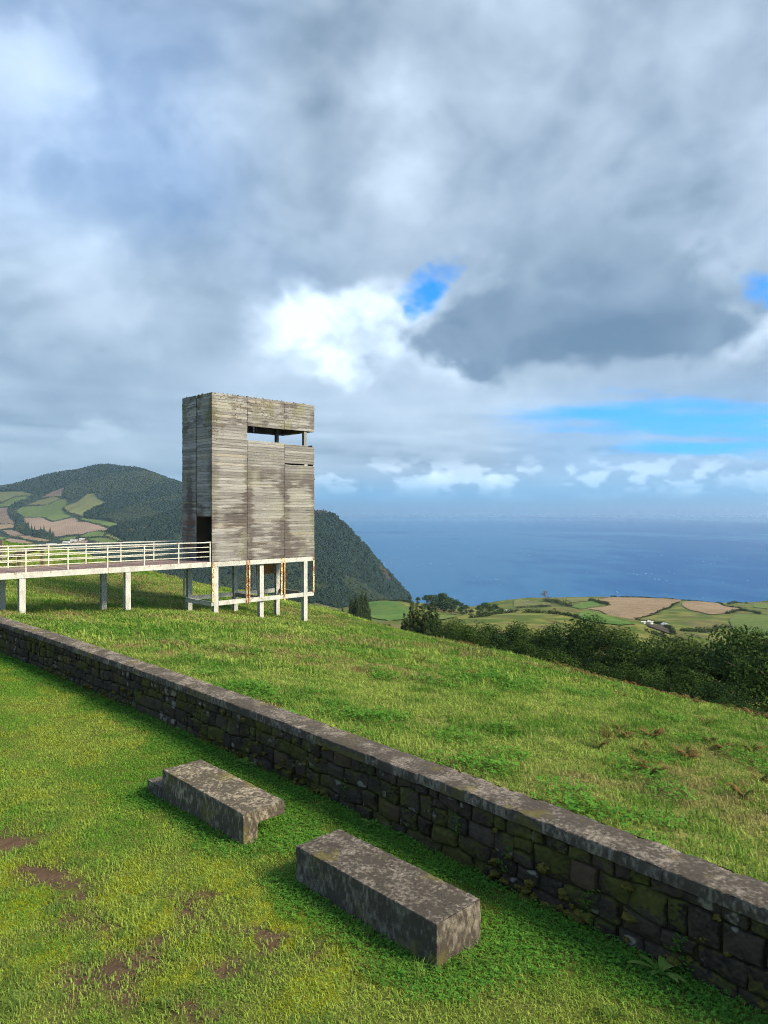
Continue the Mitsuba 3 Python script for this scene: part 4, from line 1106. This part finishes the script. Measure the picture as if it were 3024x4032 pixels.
pts = hill_points(.34, .55, 30, 1.5)
pts = pts[(np.hypot(pts[:, 0], pts[:, 1]) < 22 + r2.uniform(-4, 4, len(pts)))]
nn = slope_normal(pts[:, 0], pts[:, 1]); zz = z_hill(pts[:, 0], pts[:, 1]); herb = nz(pts, .8, 98, 3); tall = nz(pts, .45, 97, 3)
for (x, y), z, n_, hb, ta in zip(pts, zz, nn, herb, tall):
    scatter('hill_grass', hill_a[r2.integers(4)], x, y, z, r2.random() * 6.28, r2.uniform(.9, 1.3), n_, zs=.55 + 1.0 * ta + r2.uniform(-.15, .25))
    if hb > .58 and r2.random() < .35: scatter('hill_grass', hill_c[r2.integers(2)], x, y, z, r2.random() * 6.28, r2.uniform(.8, 1.3), n_)
pts = hill_points(.72, .8, 75, 4)
pts = pts[(np.hypot(pts[:, 0], pts[:, 1]) > 19 + r2.uniform(-3, 3, len(pts)))]
nn = slope_normal(pts[:, 0], pts[:, 1]); zz = z_hill(pts[:, 0], pts[:, 1]); tall = nz(pts, .35, 97, 3)
ray = nn[:, 0] * -pts[:, 0] + nn[:, 1] * -pts[:, 1] + (-zz)
for (x, y), z, n_, ta, fc in zip(pts, zz, nn, tall, ray):
    if fc < -1.2: continue                      # turned away below the brow
    scatter('hill_grass', hill_b[r2.integers(4)], x, y, z, r2.random() * 6.28, r2.uniform(.9, 1.3), n_, zs=.5 + 1.1 * ta + r2.uniform(-.15, .25))


def bracken_plant(seed):
    """Several arching fronds, each a midrib with paired narrow leaflets."""
    r_ = np.random.default_rng(seed); V, Fc, U, c = [], [], [], 0
    for k in range(9):
        a = r_.random() * 6.28; L = r_.uniform(.35, .7); ca, sa_ = math.cos(a), math.sin(a); u_ = r_.random()
        for i in range(13):
            t = (i + 1) / 14; out = L * .75 * t ** 1.2; up = L * (.95 * t - .62 * t * t)
            wl = .17 * L / .6 * math.sin(math.pi * min(1, t * .9 + .12)) * r_.uniform(.75, 1.1)
            for sd in (-1, 1):
                bx, by, bz = out * ca, out * sa_, up
                ex, ey = bx - sa_ * sd * wl + ca * .3 * wl, by + ca * sd * wl + sa_ * .3 * wl
                w = .020
                V.append(np.array([[bx - ca * w, by - sa_ * w, bz], [bx + ca * w, by + sa_ * w, bz], [ex, ey, bz - .25 * wl + r_.normal(0, .015)]]))
                Fc.append(np.array([[0, 1, 2]]) + c); c += 3; U.append(np.tile([u_ * .8 + .2 * r_.random(), 0], (3, 1)))
    return np.vstack(V), np.vstack(Fc), np.vstack(U)


br_sg = [group_of(f'bracken_{i}', bracken_plant(170 + i), 'bracken_frond') for i in range(4)]
BR = []
for i in range(5200):
    az_ = r2.uniform(-.30, .58); k = (az_ + .3) / .88
    crest = np.interp(az_, [-.32, -.2, -.1, 0, .18, .35, .53, .62], [58, 57, 53, 47, 32, 24.5, 21.5, 18])
    y = crest * r2.choice([r2.normal(.96, .045), r2.uniform(.42, 1.02)], p=[.65, .35]); x = az_ * y
    patch = nz(np.array([[x, y]]), .35, 96, 3)[0]
    if r2.random() < (.02 + .75 * max(az_ - .02, 0) ** 1.2 * (1.5 if y > .88 * crest else .38)) * np.clip((patch - .42) / .12, .1, 1): BR.append((x, y))
BR = np.array(BR); nn = slope_normal(BR[:, 0], BR[:, 1]); zz = z_hill(BR[:, 0], BR[:, 1])
for (x, y), z, n_ in zip(BR, zz, nn): scatter('bracken', br_sg[r2.integers(4)], x, y, z, r2.random() * 6.28, r2.uniform(.36, .62), n_, zs=r2.uniform(1.0, 1.8))

# single weeds and tufts one can point to
TUFTS = [(-.16, 6.70, .15, 'long grass tuft against the middle of the near bench'), (.30, 6.05, .20, 'big spreading grass tuft at the near lower corner of the block bench'), (.74, 6.24, .17, 'grass tuft at the foot of the block bench end face'),
         (-1.98, 8.75, .14, 'grass tuft along the front of the cantilevered bench'), (-1.45, 8.30, .12, 'small tuft at the near corner of the cantilevered bench'), (1.06, 8.05, .12, 'pale grass tuft between the block bench and the wall'),
         (1.75, 5.62, .16, 'coarse grass tuft on the open lawn right of the block bench'), (1.2, 5.25, .15, 'coarse grass tuft at the bottom right of the lawn'), (-1.75, 5.75, .14, 'grass tuft on the bare soil at the bottom left'), (-2.9, 5.75, .15, 'dark grass tuft in the bottom left corner of the lawn')]
for i, (x, y, s, lab) in enumerate(TUFTS):
    k = thing('grass_tuft', lab, 'grass tuft', 'grass tufts on the lawn')
    v, f, uv = blades(46, .07, s * .7, s * 1.35, .006, .011, .75, 200 + i, 1.2)
    scene[k] = mikit.ply((v + [x, y, float(z_lawn(x, y))], f), 'tuft_blade', False, uv=uv)


def rosette(x, y, z, n, L, w, seed, rise=.5):
    r_ = np.random.default_rng(seed); mb = MB()
    for i in range(n):
        a = 6.283 * i / n + r_.normal(0, .25); l = L * r_.uniform(.7, 1.15); ca, sa_ = math.cos(a), math.sin(a); e = rise * r_.uniform(.5, 1.3)
        P_, wd = [], [.15, .75, 1, .7, .05]
        for k_, t in enumerate((0, .3, .6, .85, 1.0)):
            out, up = l * t * math.cos(e * (1 - .6 * t)), l * (t * math.sin(e) - .35 * t * t)
            hw = w * wd[k_] / 2
            P_ += [[x + ca * out - sa_ * hw, y + sa_ * out + ca * hw, z + up + .01 * wd[k_]], [x + ca * out, y + sa_ * out, z + up], [x + ca * out + sa_ * hw, y + sa_ * out - ca * hw, z + up + .01 * wd[k_]]]
        f = []
        for k_ in range(4):
            b_ = k_ * 3
            f += [(b_, b_ + 1, b_ + 4), (b_, b_ + 4, b_ + 3), (b_ + 1, b_ + 2, b_ + 5), (b_ + 1, b_ + 5, b_ + 4)]
        mb.add(P_, f)
    return mb


for (t_, off, n_, L, w, lab) in ((19.0, -.10, 9, .26, .055, 'long leaved weed rosette at the wall foot in the bottom right'), (12.2, -.06, 8, .22, .07, 'broad leaved weed at the wall foot behind the cantilevered bench'), (9.9, -.05, 7, .16, .05, 'small leafy weed at the wall foot, farther along'), (15.2, -.05, 7, .17, .04, 'pale leafy weed at the wall foot behind the block bench')):
    p = wall_at(np.array([t_]), off)[0]
    k = thing('weed', lab, 'weed', 'weeds at the foot of the wall')
    scene[k] = rosette(p[0], p[1], float(z_lawn(p[0], p[1])), n_, L, w, int(t_ * 10), .75).ply('tuft_blade', True)

for (t_, z0, z1, nlv, lab) in ((16.55, .30, .58, 26, 'small creeper on the wall face, left of the moss patch'), (17.25, .18, .52, 34, 'creeper with broad leaves on the mossy stones'), (18.25, .05, .42, 36, 'thin creeper trailing down a joint of the wall'),
                               (19.15, .05, .36, 44, 'leafy creeper lowest on the wall, nearest the right edge'), (14.6, .15, .45, 20, 'small creeper on the wall behind the block bench'), (8.2, .05, .45, 26, 'creeper on the wall far behind the benches')):
    k = thing('wall_creeper', lab, 'creeper', 'creepers on the stone wall'); mb = MB()
    for i in range(nlv):
        z = LAWN + z0 + (z1 - z0) * rng.random(); t = t_ + rng.normal(0, .035) + .04 * math.sin(z * 14)
        o = rng.uniform(-.035, .0); s = rng.uniform(.012, .026)
        p = wall_at(np.array([t]), o)[0]; ax = np.array([WD[0], WD[1], rng.normal(0, .3)]); ay = np.array([-WN[0] * .5, -WN[1] * .5, .8])
        an = rng.normal(0, .8); a_ = ax * math.cos(an) + ay * math.sin(an); b_ = ay * math.cos(an) - ax * math.sin(an)
        c0 = np.array([p[0], p[1], z])
        mb.add([c0 - b_ * s, c0 + a_ * s * .8, c0 + b_ * s, c0 - a_ * s * .8, c0 - np.array([WN[0], WN[1], 0]) * s * .3], [(0, 1, 4), (1, 2, 4), (2, 3, 4), (3, 0, 4)])
    scene[k] = mb.ply('clover_leaf', True)
labels['wall_moss'] = {'label': 'yellow green moss cushions in the joints and at the foot of the wall', 'category': 'moss', 'kind': 'stuff'}
cush = trimesh.creation.icosphere(1); mb = MB()
for i in range(520):
    t = rng.uniform(-2, 23); z = LAWN + (rng.choice([rng.uniform(-.02, .10), rng.uniform(.0, .72)], p=[.65, .35]))
    if nz(np.array([[t, z * 1.5]]), .8, 55, 3)[0] < .50: continue
    r_ = rng.uniform(.018, .055); p = wall_at(np.array([t]), rng.uniform(.0, .055))[0]
    v = cush.vertices * (1 + .3 * rng.normal(size=(42, 1))) * [r_ * 1.2, r_ * 1.2, r_ * .8]
    mb.add(v + [p[0], p[1], z], cush.faces)
scene['wall_moss'] = mb.ply('moss_cushion', True)

# ------------------------------------------------------------------ trees


def leaf_cloud(centers, radii, n, size, seed, squash=.8, shell=.55):
    """n small leaf faces spread through the clumps, more of them near each clump's outside."""
    r_ = np.random.default_rng(seed)
    wgt = np.array(radii) ** 2; pick = r_.choice(len(centers), n, p=wgt / wgt.sum())
    d = r_.normal(size=(n, 3)); d /= np.linalg.norm(d, axis=1, keepdims=True)
    rad = np.array(radii)[pick] * (shell + (1.08 - shell) * r_.random(n) ** .6)
    c = np.array(centers)[pick] + d * rad[:, None] * [1, 1, squash]
    s = size * r_.uniform(.55, 1.25, n)
    a = r_.normal(size=(n, 3)); a /= np.linalg.norm(a, axis=1, keepdims=True)
    nrm = d * 1.0 + r_.normal(size=(n, 3)) * .42 + [0, 0, .30]; nrm /= np.linalg.norm(nrm, axis=1, keepdims=True)
    a = np.cross(nrm, a); a /= np.linalg.norm(a, axis=1, keepdims=True); b = np.cross(nrm, a)
    v = np.stack([c - a * s[:, None], c - b * s[:, None] * .5, c + a * s[:, None], c + b * s[:, None] * .5], 1).reshape(-1, 3)
    k = np.arange(n)[:, None] * 4
    f = np.concatenate([k + [0, 1, 2], k + [0, 2, 3]])
    return v, f, np.repeat(np.c_[r_.random(n), r_.random(n)], 4, 0)


def broad_tree(seed, n=6000, size=.085):
    """A wind bent evergreen of unit height 1 (scaled later): trunk with limbs, crown of leaf clumps."""
    r_ = np.random.default_rng(seed); H = 7.5
    tr = MB(); lean = r_.normal(0, .05, 2) + [-.04, 0]
    top = np.array([lean[0] * H, lean[1] * H, H * .62])
    path = [np.array([0, 0, -.8]), np.array([lean[0] * 1.5, lean[1] * 1.5, H * .22]), top * [.7, .7, .72], top]
    tr.add(*tube(path, [.17, .13, .085, .04], 7))
    cs, rs = [], []
    for i in range(8):
        a = i * 2.4 + r_.normal(0, .4); zf = r_.uniform(.34, .66); base_ = np.array([lean[0] * H * zf, lean[1] * H * zf, H * zf])
        ln = r_.uniform(.9, 1.8); tip = base_ + np.array([math.cos(a) * ln, math.sin(a) * ln, r_.uniform(.3, 1.3)])
        mid = (base_ + tip) / 2 + r_.normal(0, .15, 3)
        tr.add(*tube([base_, mid, tip], [.06, .04, .015], 5))
        cs.append(tip); rs.append(r_.uniform(.65, 1.0))
    for i in range(6):
        a = r_.random() * 6.28; q = r_.uniform(0, 1.2)
        cs.append(top + np.array([math.cos(a) * q, math.sin(a) * q, r_.uniform(.6, 1.7) - q * .7])); rs.append(r_.uniform(.55, .95))
    for i in range(5):
        a = r_.random() * 6.28; q = r_.uniform(.5, 1.4)
        cs.append(np.array([math.cos(a) * q, math.sin(a) * q, r_.uniform(.9, 2.8)])); rs.append(r_.uniform(.55, .9))
    return tr, leaf_cloud(cs, rs, n, size, seed + 1)


def cone_tree(seed, n=4200, size=.17):
    r_ = np.random.default_rng(seed); H = 8.0; tr = MB(); tr.add(*tube([[0, 0, -1], [0, 0, H * .5], [0, 0, H * .97]], [.2, .12, .03], 6))
    cs, rs = [], []
    for i in range(46):
        z = H * (.10 + .88 * (i / 46)); R = 1.75 * (1 - z / H) ** .9 + .06; a = i * 2.399 + r_.normal(0, .3)
        cs.append(np.array([math.cos(a) * R * .62, math.sin(a) * R * .62, z])); rs.append(max(.13, R * .46) * r_.uniform(.8, 1.2))
    return tr, leaf_cloud(cs, rs, n, size, seed + 1, 1.1)


BROAD = [(lambda tc: (tc[0].ply('bark', False), mikit.ply((tc[1][0], tc[1][1]), 'tree_leaf', False, uv=tc[1][2])))(broad_tree(300 + 7 * i)) for i in range(6)]
BROAD_FAR = [(lambda tc: (tc[0].ply('bark', False), mikit.ply((tc[1][0], tc[1][1]), 'tree_leaf', False, uv=tc[1][2])))(broad_tree(400 + 7 * i, 1500, .24)) for i in range(4)]
CONE = [(lambda tc: (tc[0].ply('bark', False), mikit.ply((tc[1][0], tc[1][1]), 'conifer_leaf', False, uv=tc[1][2])))(cone_tree(500 + 7 * i)) for i in range(4)]


def plant_tree(name, label, cat, proto, x, y, z, height, unit, group, width=1.0, rot=None, leafy=None):
    k = thing(name, label, cat, group)
    s = height / unit; rot = random.uniform(0, 360) if rot is None else rot
    M = T().translate([float(x), float(y), float(z)]) @ T().rotate([0, 0, 1], rot) @ T().scale([s * width, s * width, s])
    scene[k + '__trunk'] = {**proto[0], 'to_world': M}
    scene[k + '__crown'] = {**proto[1], 'to_world': M}
    if leafy: scene[k + '__crown']['bsdf'] = {'type': 'ref', 'id': leafy}
    return k


def land_low(x, y):
    x, y = np.array([x], float), np.array([y], float)
    zf = z_land(x, y)
    if wall_dist(x, y)[0] < 97 and np.hypot(x, y)[0] < 135: zf = np.minimum(zf, z_near(x, y) - .8)
    return float(zf[0])


ROW = [(10.0, 114.9, -17.8), (11.9, 109.9, -17.0), (14.4, 102.7, -16.1), (15.6, 99.1, -16.4), (17.1, 93.9, -14.3), (18.7, 88.2, -14.7), (17.6, 92.4, -14.4), (18.7, 85.3, -14.4), (19.9, 83.3, -13.7), (20.9, 78.9, -12.6), (21.7, 74.5, -12.2),
       (22.1, 71.5, -12.3), (22.7, 68.4, -11.8), (23.0, 65.2, -11.3), (23.3, 62.1, -11.7), (23.7, 58.7, -10.7), (23.9, 56.1, -10.4), (24.0, 52.9, -9.6), (24.0, 49.7, -8.7), (23.9, 46.5, -8.3), (23.8, 43.8, -8.0), (26.5, 47.0, -8.6)]
names_row = ['tall', 'round', 'wind bent', 'dense', 'open']
for i, (x, y, zt) in enumerate(sorted(ROW, key=lambda q: q[0] / q[1])):
    zb = land_low(x, y) - .2
    h = random.uniform(.92, 1.07) * max((zt - zb) * np.interp(y, [42, 50, 60, 90], [1.18, 1.22, 1.20, 1.20]), 4.5)
    plant_tree('evergreen_tree', f'dark evergreen of the tall row below the brow, {nth(i)} from the left', 'tree', BROAD[i % 6], x, y, zb, h, 7.3, 'row of evergreens below the brow', 1.12 if h > 6 else 1.25, None, ['tree_leaf', 'tree_leaf_pale', 'tree_leaf_dark', 'tree_leaf', 'tree_leaf_dark'][i % 5])
# a second rank of lower trees in front, hiding the trunks
for i in range(21):
    f_ = i / 20; k = np.interp(f_, [0, 1], [.10, .50]) + random.uniform(-.01, .01)
    crest = np.interp(k, [0, .18, .35, .53], [48, 36, 28, 21.]); y = crest * random.uniform(1.42, 1.62); x = k * y
    zb = land_low(x, y) - .2; see = np.interp(k, [0, .18, .35, .53], [-.1565, -.202, -.247, -.295])
    h = float(np.clip(see * y - zb + random.uniform(.8, 2.4), 3.0, 8))
    plant_tree('understorey_tree', f'low bushy evergreen in front of the taller row, {nth(i)} from the left', 'tree', BROAD[(i * 5 + 2) % 6], x, y, zb, h, 7.3, 'low evergreens in front of the row', 1.2, None, ['tree_leaf_dark', 'tree_leaf', 'tree_leaf_dark'][i % 3])
for i, (x, y, zt) in enumerate(sorted([(3.5, 125, -18.6), (4.7, 124, -17.2), (5.6, 126, -17.4), (6.6, 124, -17.0), (7.9, 125, -17.2), (8.9, 124, -17.4), (7.2, 122, -18.2)], key=lambda q: q[0])):
    zb = land_low(x, y) - .3
    plant_tree('conifer', f'dark pointed conifer in the clump left of the evergreen row, {nth(i)} from the left', 'conifer', CONE[i % 4], x, y, zb, max(zt - zb, 5) * 1.12, 8.0, 'clump of conifers beyond the brow', [.8, 1.1, .95, 1.2][i % 4])
for i, (x, y, zt) in enumerate(sorted([(-14.8, 330, -40.5), (-12.7, 331, -39.1), (-10.0, 332, -38.1), (-8.4, 333, -39.2), (-19.0, 330, -46.0), (-11.5, 328, -41)], key=lambda q: q[0])):
    zb = land_low(x, y) - .3
    plant_tree('conifer', f'tall conifer standing right of the tower above the green field, {nth(i)} from the left', 'conifer', CONE[(i + 1) % 4], x, y, zb, max(zt - zb, 8) * 1.15, 8.0, 'conifers right of the tower', 1.0)

# clump on the cliff edge, small field trees
def far_tree(x, y, h, lab, grp, w=1.2, name='distant_tree'):
    plant_tree(name, lab, 'tree', BROAD_FAR[random.randrange(4)], x, y, land_low(x, y) - .3, h, 7.3, grp, w)
for i, (x, y, h) in enumerate(sorted(((32, 545, 13), (37, 548, 15), (41, 550, 17), (45, 548, 16), (49, 546, 13), (53, 545, 14), (57, 540, 11), (61, 536, 9), (44, 535, 12), (50, 530, 11), (56, 524, 9), (62, 516, 7), (66, 508, 6), (26, 556, 8), (20, 560, 7), (38, 540, 9)), key=lambda q: q[0] / q[1])):
    far_tree(x, y, h * .9, f'dark tree of the clump on the cliff edge before the sea, {nth(i)} from the left', 'trees on the cliff edge')
for i, (x, y, h) in enumerate(((62, 470, 9), (66, 474, 11), (70, 476, 8), (74, 480, 10), (79, 484, 7), (84, 488, 6), (90, 492, 6))):
    far_tree(x, y, h, f'dark tree in the hollow behind the green ridge, {nth(i)} from the left', 'trees in the hollow')
for (x, y, h, lab) in ((-8, 180, 3.0, 'small round bush on the slope right of the tower'), (-6.5, 178, 3.4, 'second round bush on the slope right of the tower'), (1, 200, 4.0, 'dark bush left of the conifer clump'), (121, 262, 4, 'small bush above the evergreen row'), (128, 262, 3.4, 'small bush at the right above the evergreen row')):
    far_tree(x, y, h, lab, None, 1.4, 'bush')
# a leafless tree on the coastal crest
bt = MB(); rb_ = np.random.default_rng(77)
def branch(p, d, L, r, lv):
    q = p + d * L
    bt.add(*tube([p, (p + q) / 2 + rb_.normal(0, .05 * L, 3), q], [r, r * .8, r * .55], 4))
    if lv:
        for _ in range(4 if lv > 1 else 5):
            e = d + rb_.normal(0, .55, 3); e[2] = abs(e[2]) * .8 + .15; e /= np.linalg.norm(e)
            branch(p + d * L * rb_.uniform(.55, 1), e, L * rb_.uniform(.55, .8), r * .55, lv - 1)
bx_, by_ = 143.0, 640.0
branch(np.array([bx_, by_, land_low(bx_, by_) - .5]), np.array([0, 0, 1.]), 4.5, .38, 4)
k = thing('bare_tree', 'leafless pale grey tree alone on the coastal crest', 'tree')
put(k + '__trunk', bt.ply('dead_bark'))
bsdf('dead_bark', (.20, .17, .15), .95)

# hedges between the fields: leafy lumps in a row
HEDGE_TEXT = {'h1': 'clipped dark hedge at the left end of the tan field', 'h2': 'dark hedge below the left coastal hill', 'h3': 'bushy hedge under the leafless tree', 'h4': 'long dark hedge under the second tan field', 'h5': 'thin hedge along the crest against the sea',
              'h6': 'low hedge across the grass slope', 'h7': 'dark hedge beside the ploughed strip', 'h8': 'hedge bank round the bright green field', 'h9': 'scrubby hedge along the fresh green ridge', 'h10': 'brown hedge below the ploughed strip', 'h11': 'dark hedge at the far right before the sea',
              'h12': 'grassy bank hedge between the two tan fields', 'h13': 'brown scrub hedge behind the conifers'}
HSIZE = {'h1': (2.6, 2.4), 'h3': (3.2, 2.6), 'h5': (1.2, 1.5), 'h8': (1.6, 1.4), 'h12': (1.0, 1.2)}
for hk, text in HEDGE_TEXT.items():
    ln = LineString(POLY[hk]); hh, ww = HSIZE.get(hk, (1.7, 1.5))
    cs, rs = [], []
    for d_ in np.arange(0, ln.length, .8):
        p = ln.interpolate(d_); q = rng.normal(0, ww * .22, 2); r_ = hh * rng.uniform(.35, .75)
        if rng.random() < .06: r_ *= 1.7
        cs.append((p.x + q[0], p.y + q[1], land_low(p.x, p.y) + r_ * .5)); rs.append(r_)
    v, f, uv = leaf_cloud(cs, rs, int(len(cs) * 26), .42, 700 + len(hk), .9, .5)
    k = thing('hedge', text, 'hedge', 'hedges between the coastal fields')
    scene[k] = mikit.ply((v, f), 'hedge_leaf', False, uv=uv)

# ------------------------------------------------------------------ forests and hedgerows of the mountain
ico = trimesh.creation.icosphere(1); icv, icf = np.array(ico.vertices), np.array(ico.faces)
ic0 = trimesh.creation.icosphere(0); i0v, i0f = np.array(ic0.vertices), np.array(ic0.faces)


def crowns(P3, size, tall, base, seed, fine):
    """Many far tree crowns as one mesh, each an uneven lump of its own size and green."""
    r_ = np.random.default_rng(seed); bv, bf = (icv, icf) if fine else (i0v, i0f)
    n, m = len(P3), len(bv)
    jit = 1 + .28 * r_.normal(size=(n, m, 1))
    s = size[:, None, None] * r_.uniform(.7, 1.25, (n, 1, 1))
    v = bv[None] * jit * s * [1, 1, 1] * np.stack([np.ones(n), np.ones(n), tall], -1)[:, None]
    v = v + P3[:, None] + np.array([0, 0, 1])[None, None] * (size * tall * .45)[:, None, None]
    tone = r_.normal(1, .12, (n, 1, 1)).clip(.6, 1.5)
    col = np.array(base)[:, None] * tone * r_.uniform(.85, 1.15, (n, m, 1))
    f = bf[None] + (np.arange(n) * m)[:, None, None]
    return v.reshape(-1, 3), f.reshape(-1, 3), col.reshape(-1, 3).clip(.005, .4)


def in_forest(x, y):
    inside = contains_xy(OPEN, x, y); wood = contains_xy(WOOD, x, y)
    return (~inside) | wood


# thinned so that trees stand about as dense in the picture's distance as the forest does on the slope
n_try = 110000
ra = np.sqrt(r2.uniform(1000 ** 2, 3100 ** 2, n_try)); aa = np.radians(r2.uniform(-36, 4.5, n_try))
fx, fy = np.sin(aa) * ra, np.cos(aa) * ra
ok = in_forest(fx, fy); fx, fy = fx[ok], fy[ok]
fz = z_land(fx, fy)
e = 6.0
gxx, gyy = (z_land(fx + e, fy) - fz) / e, (z_land(fx, fy + e) - fz) / e
facing = -gxx * (-fx) - gyy * (-fy) + (0 - fz)
ok = (fz > SEA + 3) & (facing > -160); fx, fy, fz = fx[ok], fy[ok], fz[ok]
rr_ = np.hypot(fx, fy)
low = (rr_ < 1700) & (fz < 0)
pine = nz(np.c_[fx, fy], 1 / 160, 90, 3) > .5
g1 = np.where(pine[:, None], [[.015, .028, .017]], [[.028, .041, .020]])
brown = nz(np.c_[fx, fy], 1 / 90, 91, 3)[:, None] > .80
g1 = np.where(brown & low[:, None], [[.060, .050, .034]], g1)
isl = fx > -420
for nm, sel, lab in (('mountain_forest', ~isl, 'dark forest covering the mountain behind the footbridge'), ('headland_forest', isl, 'dark forest covering the steep headland behind the tower')):
    P3 = np.c_[fx, fy, fz][sel]
    v, f, c = crowns(P3, np.where(pine, 4.2, 5.0)[sel] * (.8 if nm[0] == 'h' else 1.0), np.where(pine, 1.45, .85)[sel], g1[sel], 92, nm[0] == 'h' and len(P3) < 14000)
    scene[nm] = mikit.ply((v, f), 'vertex_paint', False, color=c)
    labels[nm] = {'label': lab, 'category': 'forest', 'kind': 'stuff'}
# field hedges and the dark pointed trees below the brown field
lines = [LineString(list(POLY[k]) + [POLY[k][0]]) for k in FIELDS if k.startswith('m')]
hp = []
for ln in lines:
    for d_ in np.arange(0, ln.length, 5.5):
        if rng.random() < .8:
            p = ln.interpolate(d_); hp.append((p.x + rng.normal(0, 1.5), p.y + rng.normal(0, 1.5)))
hp = np.array(hp); P3 = np.c_[hp, z_land(hp[:, 0], hp[:, 1])]
v, f, c = crowns(P3, np.full(len(hp), 2.6), np.full(len(hp), .8), np.tile([.030, .046, .020], (len(hp), 1)), 93, False)
scene['valley_hedgerows'] = mikit.ply((v, f), 'vertex_paint', False, color=c)
labels['valley_hedgerows'] = {'label': 'dark hedgerows between the fields at the mountain foot', 'category': 'hedgerow', 'kind': 'stuff'}
ln = LineString([(-985, 1985), (-905, 1845), (-868, 1800), (-842, 1795), (-800, 1735), (-772, 1690)])
for i, d_ in enumerate(np.linspace(0, ln.length, 17)):
    p = ln.interpolate(d_); x, y = p.x + random.uniform(-5, 5), p.y + random.uniform(-6, 6); h = random.uniform(13, 24)
    k = thing('valley_conifer', f'dark pointed conifer in the line below the brown field, {nth(i)} from the left', 'conifer', 'line of conifers below the brown field')
    m = trimesh.creation.cone(h * .2, h, sections=7); vv = np.array(m.vertices); vv[:, :2] *= (1 + .25 * rng.normal(size=(len(vv), 1)))
    scene[k] = mikit.ply((vv + [x, y, float(z_land(np.array([x]), np.array([y]))[0]) - 1], np.array(m.faces)), 'pine_far', False)
bsdf('pine_far', (.020, .036, .018), .95, specular=.1)

# ------------------------------------------------------------------ small far things


def hut(x, y, w, l, h, rot, lab, cat, wallm, roofm):
    k = thing('farm_shed', lab, cat); z = land_low(x, y) - .2
    fr = lambda v: v @ np.array([[math.cos(rot), math.sin(rot), 0], [-math.sin(rot), math.cos(rot), 0], [0, 0, 1]]) + [x, y, z]
    mb = MB(); mb.add(*box_between((-w / 2, -l / 2, 0), (w / 2, l / 2, h), fr)); put(k + '__wall', mb.ply(wallm))
    rf = [(-w / 2 - .3, -l / 2 - .3, h - .05), (w / 2 + .3, -l / 2 - .3, h - .05), (w / 2 + .3, l / 2 + .3, h - .05), (-w / 2 - .3, l / 2 + .3, h - .05), (0, -l / 2 - .3, h + w * .3), (0, l / 2 + .3, h + w * .3)]
    mb = MB(); mb.add(fr(np.array(rf)), [(0, 1, 4), (2, 3, 5), (0, 4, 5), (0, 5, 3), (1, 2, 5), (1, 5, 4), (0, 3, 2), (0, 2, 1)]); put(k + '__roof', mb.ply(roofm))


bsdf('shed_white', (.62, .62, .60), .8); bsdf('shed_roof', (.45, .46, .48), .7); bsdf('shed_dark', (.05, .05, .05), .8)
hut(118.5, 322, 1.5, 2.0, 1.2, .4, 'small white shed by the dark ploughed strip', 'shed', 'shed_white', 'shed_white')
hut(125.0, 322, 2.6, 2.0, 1.1, .2, 'low grey roofed shed right of the white one', 'shed', 'shed_white', 'shed_roof')
hut(114.0, 318, 1.1, 1.2, .9, .9, 'tiny pale shed left of the white one', 'shed', 'shed_white', 'shed_white')
hut(57.5, 338, 1.5, 1.5, 1.3, .3, 'small pale hut on the green ridge behind the conifers', 'hut', 'shed_white', 'shed_roof')
hut(441, 800, 5, 14, 4, 1.2, 'long white shed on the far cape', 'shed', 'shed_white', 'shed_white')
for i, (x, y, w, l) in enumerate(((-735, 1600, 9, 26), (-705, 1606, 8, 14), (-690, 1612, 8, 16), (-672, 1612, 7, 12))):
    hut(x, y, w, l, 4, 1.3 + .1 * i, ['long pale farm building in the valley, leftmost of four', 'second pale farm building in the valley', 'third pale farm building in the valley', 'rightmost small pale farm building in the valley'][i], 'farm building', 'shed_white', 'shed_roof')

# weathered timber left of the bridge: a post and a heavy slanting beam on the brow
pst = thing('timber_post', 'dark weathered timber post at the left edge beyond the footbridge', 'post')
gx0, gy0 = -24.2, 45.8
mb = MB(); fr = lambda v: v + [gx0, gy0, 0]
mb.add(*bevel_box((-.09, -.09, float(z_hill(gx0, gy0)) - .4), (.09, .09, -1.88), .012, fr)); scene[pst] = mb.ply('dead_wood')
bm = thing('timber_beam', 'heavy weathered timber beam slanting up beyond the footbridge rails', 'beam')
mb = MB(); p0, p1 = np.array([-23.3, 45.0, -2.86]), np.array([-20.7, 44.6, -2.16])
dx_ = (p1 - p0) / np.linalg.norm(p1 - p0); dy_ = np.cross([0, 0, 1.], dx_); dy_ /= np.linalg.norm(dy_); dz_ = np.cross(dx_, dy_)
fr2 = lambda v: p0 + v[:, :1] * dx_ + v[:, 1:2] * dy_ + v[:, 2:] * dz_
mb.add(*bevel_box((0, -.16, -.13), (np.linalg.norm(p1 - p0), .16, .13), .03, fr2)); put(bm + '__beam', mb.ply('dead_wood'))
gz = [float(z_hill(q[0], q[1])) for q in (p0 * .75 + p1 * .25, p0 * .15 + p1 * .85)]
for q, g_ in zip((p0 * .75 + p1 * .25, p0 * .15 + p1 * .85), gz):
    mb = MB(); mb.add(*bevel_box((q[0] - .08, q[1] - .08, g_ - .3), (q[0] + .08, q[1] + .08, q[2] - .12), .01)); put(bm + '__leg', mb.ply('dead_wood'))
